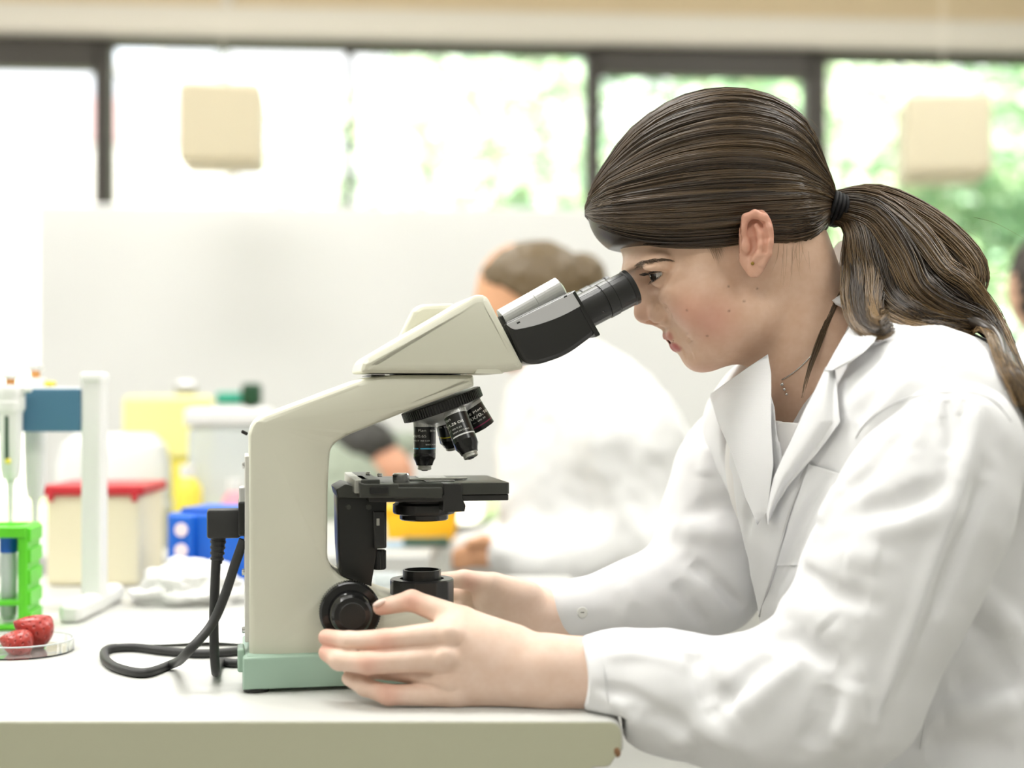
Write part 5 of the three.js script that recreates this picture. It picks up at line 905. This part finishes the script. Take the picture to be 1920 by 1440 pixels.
{ // ponytail, lying on the coat
  const cloth = (x, y, z) => Math.min(torsoField(x, y, z), sleeveRaw(x, y, z)), clear = ([u, v, d]) => { const h = hit(cloth, u, v, 0.95, 1.5); return P(u, v, h && u > 1590 ? Math.min(d, h - (u < 1690 ? 0.034 : 0.016)) : d); };
  const st = new Strands(), G = (list) => new THREE.CatmullRomCurve3([TIE.clone().add(V(-0.006, 0, 0)), ...list.map(clear)]);
  const guides = [
    G([[1575, 380, 1.322], [1640, 378, 1.318], [1712, 412, 1.305], [1775, 462, 1.29], [1814, 512, 1.275], [1812, 548, 1.27], [1838, 585, 1.265], [1880, 640, 1.26], [1912, 715, 1.255], [1940, 790, 1.25]]),
    G([[1572, 386, 1.318], [1630, 398, 1.305], [1698, 455, 1.285], [1750, 520, 1.262], [1800, 548, 1.252], [1852, 602, 1.245], [1895, 672, 1.24], [1935, 770, 1.235]]),
    G([[1590, 396, 1.32], [1614, 430, 1.3], [1612, 505, 1.275], [1608, 562, 1.262], [1622, 606, 1.25], [1650, 620, 1.245], [1672, 604, 1.243]]),
    G([[1588, 394, 1.318], [1618, 424, 1.296], [1634, 490, 1.27], [1660, 555, 1.25], [1712, 592, 1.24], [1770, 606, 1.235], [1835, 616, 1.235]]),
    G([[1574, 390, 1.314], [1628, 408, 1.297], [1680, 480, 1.274], [1712, 545, 1.252], [1768, 582, 1.242], [1838, 606, 1.238], [1890, 690, 1.236], [1925, 760, 1.236]]),
    G([[1592, 394, 1.316], [1626, 428, 1.293], [1634, 500, 1.266], [1632, 560, 1.252], [1648, 598, 1.244], [1668, 594, 1.24]]),
  ];
  const tubes = guides.slice(0, 5).filter((c, i) => i !== 2).map((c, i) => { const pts = c.getPoints(9), g = taperTube(pts, [0.005, 0.007, 0.008, 0.007, 0.004, 0.002, 0.001], 26, 10); const col = new Float32Array(g.attributes.position.count * 3); for (let k = 0; k < col.length; k += 3) col.set(DARK, k); g.setAttribute('color', new THREE.BufferAttribute(col, 3)); g.setAttribute('uv', new THREE.BufferAttribute(new Float32Array(g.attributes.position.count * 2), 2)); return g; });
  const SEG = 24;
  for (let n = 0; n < 4600; n++) {
    const gi = n % guides.length, c = guides[gi], ph = rr(0, 6.283), rad = Math.sqrt(rnd()), R = [0.013, 0.016, 0.0105, 0.012, 0.016, 0.0105][gi], len = rr(0.78, 1), pts = [], wv = rr(0.5, 1.3), w0 = rr(0, 6.28), cl = Math.floor(ph * 1.6 + rad * 2);
    for (let i = 0; i <= SEG; i++) {
      const t = i / SEG * len, p = c.getPoint(t), tn = c.getTangent(t), b = tn.clone().cross(V(0, 0, 1)).normalize(), spread = (0.42 + 1.02 * Math.sin(Math.PI * Math.min(1, t * 1.15))) * (1 - 0.55 * t * t);
      const aa = ph + 0.5 * t * Math.sin(cl * 2.1), wave = 0.0034 * Math.sin(t * 12 * wv + w0 + cl) * t;
      p.addScaledVector(b, Math.cos(aa) * rad * R * spread * 1.15 + wave + 0.004 * t * Math.sin(cl * 3.7)).add(V(0, 0, Math.sin(aa) * rad * R * spread)); if (p.x > 0.27) for (let k = 0; k < 2; k++) { const e = cloth(p.x, p.y, p.z); if (e < 0.003) p.z += Math.min(0.02, 0.003 - e); } pts.push(p);
    }
    const g = clamp(0.42 + 0.5 * Math.sin(cl * 5.3 + gi) + rr(-0.25, 0.25), 0, 1), c0 = mixc(DARK, MID, g), c1 = mixc(mixc(DARK, GOLD, clamp(g * 1.45, 0, 1)), DARK, rnd() < 0.2 ? 0.8 : 0);
    st.add(pts, rr(0.0004, 0.0007), rr(0.00015, 0.00035), c0, c1);
  }
  for (let n = 0; n < 90; n++) { // thin lock falling along the neck
    const o = rr(-6, 6), k = rr(-4, 4), w = rr(-0.003, 0.003), full = new THREE.CatmullRomCurve3([P(1585 + o * 0.6, 535, 1.285 + w), P(1556 + o, 592, 1.276 + w), P(1532 + o * 0.7 + k, 652, 1.262 + w), P(1514 + o * 0.45 + k * 0.6, 705, 1.255 + w), P(1502 + o * 0.2 + k * 0.5, 755, 1.25 + w)]).getPoints(22), pts = full.slice(0, 10 + Math.floor(13 * Math.pow(rnd(), 0.7)));
    st.add(pts, 0.00045, 0.00006, MID, mixc(MID, GOLD, rnd() * 0.6));
  }
  for (let n = 0; n < 26; n++) { const u = rr(1600, 1830), v = rr(395, 520), pts = new THREE.CatmullRomCurve3([P(u, v, 1.27), P(u + rr(20, 60), v + rr(-10, 30), 1.265), P(u + rr(60, 120), v + rr(20, 90), 1.26)]).getPoints(9); st.add(pts, 0.00018, 0.00006, MID, GOLD, 3); }
  const tail = part(woman, 'ponytail', joinMeshes([...tubes, st.build()]), hairMat);
  const ax = V(0.974, -0.226, 0), rings = []; for (let i = 0; i < 4; i++) { const t = new THREE.TorusGeometry(0.0145, 0.002, 10, 48); t.scale(1.75, 1.0, 1); t.rotateY(Math.PI / 2 + (i - 1.5) * 0.05); t.rotateZ(-0.23 + (i - 1.5) * 0.05); const p = TIE.clone().addScaledVector(ax, 0.0062 + (i - 1.5) * 0.0026); t.translate(p.x, p.y, p.z); rings.push(t); }
  part(woman, 'hair_tie', merged(rings), mat(rgb(0.008, 0.008, 0.009), 0.8), null, null, 'black elastic hair tie');
}

// ---------------------------------------------------------------- far bench, the people and things behind
{
  const g = thing('lab_bench', 'white bench farther back behind the microscope', 'bench', [-0.93, 0, -2.55]);
  part(g, 'top', box(1.6, 0.04, 0.6, 0.006), B.top, [0, TAB - 0.02, 0]);
  for (const x of [-0.72, 0.72]) for (const z of [-0.24, 0.24]) part(g, 'leg', box(0.05, TAB - 0.04, 0.05, 0.004), B.steel, [x, (TAB - 0.04) / 2, z]);
}
// background figures: one body mesh with hair and coat as children
const skin2 = (c) => { const m = mat(rgb(1, 1, 1), 0.55, { vertexColors: true }); return [m, () => c]; };
function figure(label, d, face, hair, bun, hairC, skinC, coatC, prims, lo, hi) {
  const g = thing('person', label, 'person', [0, 0, 0], 0, 'people working at the far benches'), Q = (u, v, o = 0) => P(u, v, d + o);
  const [sm, sc] = skin2(skinC), ff = face(Q);
  part(g, 'body', meshField(ff, ...lo(Q), 0.006, sc), sm);
  const hf = hair(Q);
  part(g, 'hair', meshField((x, y, z) => hf(x, y, z) - 0.002 * n3(x * 40, y * 40, z * 40), ...hi(Q), 0.005, () => hairC), mat(rgb(1, 1, 1), 0.5, { vertexColors: true }));
  if (bun) part(g, 'hair_bun', meshField(((f) => (x, y, z) => f(x, y, z) - 0.003 * n3(x * 60, y * 60, z * 60))(bun(Q)), ...hi(Q), 0.005, () => hairC), mat(rgb(1, 1, 1), 0.5, { vertexColors: true }));
  const cf = prims.field(Q), [a, b] = prims.box(Q);
  part(g, prims.name ?? 'lab_coat', meshField((x, y, z) => cf(x, y, z) - 0.006 * n3(x * 9, y * 7, z * 8) - 0.003 * n3(x * 22, y * 18, z * 20), a, b, 0.009), mat(coatC, 0.9));
  return g;
}
const span2 = (Q, u0, v0, u1, v1, r) => { const a = Q(u0, v1), b = Q(u1, v0); return [V(a.x, a.y, a.z - r), V(b.x, b.y, b.z + r)]; };
figure('person with a light brown bun in a white lab coat behind the microscope head', 2.5,
  (Q) => join([[ell(Q(985, 560), 0.085, 0.1, 0.07, 0.35), 0], [ell(Q(945, 610), 0.05, 0.06, 0.05, 0.35), 0.03], [cone(Q(918, 590), Q(912, 612), 0.012, 0.014), 0.015], [cone(Q(965, 650), Q(960, 668), 0.03, 0.025), 0.03], [ell(Q(1035, 575, -0.068), 0.016, 0.028, 0.008, 0.2), 0.004], [cone(Q(1030, 620), Q(1085, 720), 0.052, 0.06), 0.03],
    [chain([Q(1085, 720), Q(1165, 815, -0.15), Q(1210, 1010, -0.19), Q(1090, 1055, -0.17), Q(955, 1035, -0.12), Q(905, 1040, -0.12)], [0.05, 0.045, 0.04, 0.035, 0.028, 0.02]), 0.01], ...[0, 1, 2, 3].map((i) => [chain([Q(915, 1026 + i * 9, -0.12), Q(880, 1028 + i * 9, -0.12), Q(856, 1036 + i * 9, -0.11)], [0.01, 0.009, 0.008]), 0.006]), [chain([Q(940, 1025, -0.13), Q(905, 1012, -0.14), Q(880, 1018, -0.14)], [0.013, 0.01, 0.008]), 0.008]]),
  (Q) => { const f = join([[ell(Q(1000, 545), 0.098, 0.088, 0.08, 0.3), 0], [ell(Q(960, 520), 0.05, 0.045, 0.06, 0.3), 0.02]]), cut = ell(Q(940, 625), 0.075, 0.09, 0.12, 0.4); return (x, y, z) => smax(f(x, y, z), -cut(x, y, z), 0.01); },
  (Q) => join([[ell(Q(1092, 520), 0.042, 0.044, 0.042), 0], [cone(Q(1050, 520), Q(1080, 520), 0.035, 0.03), 0.01]]),
  [0.12, 0.08, 0.035], [0.68, 0.36, 0.2], rgb(0.8, 0.8, 0.79),
  { field: (Q) => join([[ell(Q(1140, 980), 0.19, 0.3, 0.17, 0.2), 0], [cone(Q(1060, 760, -0.02), Q(1180, 820, -0.17), 0.08, 0.085), 0.06], [cone(Q(1040, 760, 0.05), Q(1010, 830, 0.18), 0.08, 0.08), 0.06], [chain([Q(1175, 815, -0.18), Q(1215, 1010, -0.2), Q(1090, 1055, -0.17), Q(955, 1035, -0.12)], [0.078, 0.065, 0.055, 0.042], 0.03), 0.03], [chain([Q(1010, 830, 0.18), Q(1010, 1020, 0.2), Q(880, 1040, 0.15)], [0.07, 0.06, 0.045], 0.03), 0.03], [cone(Q(1075, 700), Q(1100, 740), 0.07, 0.085), 0.03]]), box: (Q) => span2(Q, 830, 620, 1400, 1180, 0.36) },
  (Q) => span2(Q, 840, 430, 1130, 1110, 0.22), (Q) => span2(Q, 880, 440, 1150, 700, 0.1));
figure('person with dark hair bending low seen through the microscope arm', 3.15,
  (Q) => join([[ell(Q(690, 880), 0.075, 0.095, 0.07, 1.1), 0], [ell(Q(730, 890), 0.05, 0.05, 0.05, 1), 0.03], [cone(Q(735, 905), Q(745, 915), 0.012, 0.014), 0.015], [cone(Q(650, 900), Q(600, 940), 0.055, 0.06), 0.03]]),
  (Q) => { const f = ell(Q(668, 848), 0.092, 0.075, 0.08, 0.35), cut = ell(Q(730, 905), 0.085, 0.07, 0.14, 0.8); return (x, y, z) => smax(f(x, y, z), -cut(x, y, z), 0.01); }, null,
  [0.02, 0.018, 0.013], [0.62, 0.31, 0.19], rgb(0.3, 0.34, 0.27),
  { name: 'jacket', field: (Q) => join([[chain([Q(600, 1150), Q(590, 1300), Q(585, 1590)], [0.13, 0.09, 0.07], 0.03), 0], [ell(Q(600, 1010), 0.16, 0.24, 0.17, -0.4), 0.05], [chain([Q(560, 900, 0.15), Q(720, 845, 0.16), Q(770, 830, 0.2)], [0.07, 0.05, 0.03]), 0.04]]), box: (Q) => span2(Q, 380, 740, 850, 1620, 0.36) },
  (Q) => span2(Q, 540, 760, 820, 1010, 0.2), (Q) => span2(Q, 540, 740, 800, 980, 0.12));
figure('dark haired person in a white coat at the far right edge', 2.7,
  (Q) => join([[ell(Q(1975, 540), 0.085, 0.1, 0.07), 0], [cone(Q(1985, 600), Q(1995, 680), 0.05, 0.055), 0.03]]),
  (Q) => join([[ell(Q(1982, 525), 0.088, 0.1, 0.08), 0], [ell(Q(1955, 560), 0.05, 0.07, 0.072), 0.03]]), null,
  [0.03, 0.02, 0.013], [0.6, 0.36, 0.24], rgb(0.8, 0.8, 0.79),
  { field: (Q) => join([[ell(Q(2010, 900), 0.19, 0.3, 0.17), 0], [cone(Q(1930, 740, -0.1), Q(2090, 740, 0.1), 0.09, 0.09), 0.06], [cone(Q(1985, 660), Q(1990, 720), 0.065, 0.08), 0.04]]), box: (Q) => span2(Q, 1760, 600, 2260, 1250, 0.34) },
  (Q) => span2(Q, 1860, 420, 2100, 700, 0.12), (Q) => span2(Q, 1860, 410, 2100, 660, 0.12));
// things on the far bench
{
  const k = (d) => d / F, at2 = (u, d) => (u - 960) * k(d);
  // yellow sharps bin
  let d = 2.62, g = thing('sharps_bin', 'tall yellow plastic bin behind the white canister', 'bin', [at2(318, d), TAB, -d], 0.2);
  const h = EYE + (740 - 742) * k(d) - TAB;
  part(g, 'body', extrude([[-0.06, 0, 0.01], [0.06, 0, 0.01], [0.072, h * 0.55, 0.01], [-0.072, h * 0.55, 0.01]], 0.13, 0.006, 2), B.yellow, [0, 0, 0]);
  part(g, 'lid', box(0.158, h * 0.46, 0.145, 0.012), B.paleYellow, [0, h * 0.77, 0]); part(g, 'grip', box(0.04, 0.03, 0.04, 0.008), B.steel, [0.03, h + 0.012, 0]);
  // round shouldered white canister
  d = 2.4; g = thing('canister', 'round shouldered white canister behind the red lidded box', 'canister', [at2(215, d), TAB, -d]);
  const hc = EYE + (740 - 812) * k(d) - TAB, rc = 0.0935; part(g, 'body', lathe([[0, 0], [rc - 0.004, 0], [rc, 0.01], [rc, hc - 0.055], [rc - 0.009, hc - 0.02], [rc - 0.03, hc - 0.002], [0, hc]], 48), B.white); part(g, 'band', lathe([[rc + 0.001, hc * 0.3], [rc + 0.0025, hc * 0.32], [rc + 0.0025, hc * 0.38], [rc + 0.001, hc * 0.4]], 48), B.whiteRough);
  // burner stand with a teal clamp
  d = 2.7; g = thing('clamp_stand', 'dark clamp stand with a teal clamp head', 'stand', [at2(470, d), TAB, -d]); const hs = EYE + (740 - 735) * k(d) - TAB;
  part(g, 'rod', cyl(0.008, hs, 14), C.metalBlack, [0, hs / 2, 0]); part(g, 'foot', box(0.14, 0.015, 0.1, 0.004), C.metalBlack, [0, 0.0075, 0]); part(g, 'boss', box(0.036, 0.044, 0.036, 0.008), B.darkGreen, [0.002, hs - 0.005, 0]); part(g, 'clamp_arm', box(0.05, 0.024, 0.02, 0.006), B.teal, [-0.04, hs - 0.012, 0]);
  // pale tub and bottle behind the arm
  g = thing('tub', 'pale grey plastic tub beside the clamp stand', 'tub', [at2(432, 2.42), TAB, -2.42], 0.1); part(g, 'body', box(0.13, 0.2, 0.12, 0.012), B.frosted, [0, 0.1, 0]); part(g, 'lid', box(0.14, 0.03, 0.13, 0.008), B.white, [0, 0.215, 0]);
  g = thing('bottle', 'small yellow bottle above the blue tube block', 'bottle', [at2(352, 2.33), TAB, -2.33]); part(g, 'body', lathe([[0, 0], [0.022, 0], [0.023, 0.004], [0.023, 0.1], [0.012, 0.118], [0, 0.118]], 28), B.yellow); part(g, 'cap', cyl(0.013, 0.02, 20), B.white, [0, 0.128, 0]);
  g = thing('bottle', 'small pink bottle beside the microscope arm', 'bottle', [at2(440, 2.31), TAB, -2.31]); part(g, 'body', lathe([[0, 0], [0.02, 0], [0.021, 0.004], [0.021, 0.08], [0.011, 0.096], [0, 0.096]], 28), B.pink); part(g, 'cap', cyl(0.012, 0.02, 20), B.white, [0, 0.106, 0]);
  // orange tray under the stage, blue pad, dark green marker
  d = 2.5; g = thing('tray', 'orange yellow plastic tray behind the condenser', 'tray', [at2(792, d), TAB, -d]); part(g, 'body', extrude([[-0.056, 0, 0.006], [0.056, 0, 0.006], [0.066, 0.056, 0.003], [-0.066, 0.056, 0.003]], 0.12, 0.004, 2), B.orange, [0, 0, 0]); part(g, 'rim', box(0.14, 0.006, 0.128, 0.003), B.orange, [0, 0.057, 0]);
  g = single('note_pad', box(0.06, 0.008, 0.05, 0.002), mat(rgb(0.35, 0.5, 0.62), 0.7), 'pale blue note pad lying in front of the orange tray', 'pad', [at2(758, 2.42), TAB + 0.004, -2.38], 0.2);
  g = thing('marker_pen', 'dark green marker pen lying on the far bench end', 'pen', [-0.15, TAB + 0.0086, -2.36]); part(g, 'barrel', cyl(0.008, 0.06, 16), B.darkGreen, [0, 0, 0], [0, 0, -Math.PI / 2]); part(g, 'cap', cyl(0.0085, 0.02, 16), B.darkGreen, [0.036, 0, 0], [0, 0, -Math.PI / 2]);
  g = thing('weighing_dish', 'small grey dish behind the lamp house', 'dish', [at2(722, 1.88), TAB, -1.88]); part(g, 'bowl', lathe([[0, 0.002], [0.014, 0.002], [0.019, 0.016], [0.0205, 0.016], [0.015, 0], [0, 0]], 32), B.frosted); part(g, 'contents', cyl(0.012, 0.006, 20), B.steel, [0, 0.006, 0]);
}

renderer.render(scene, camera);
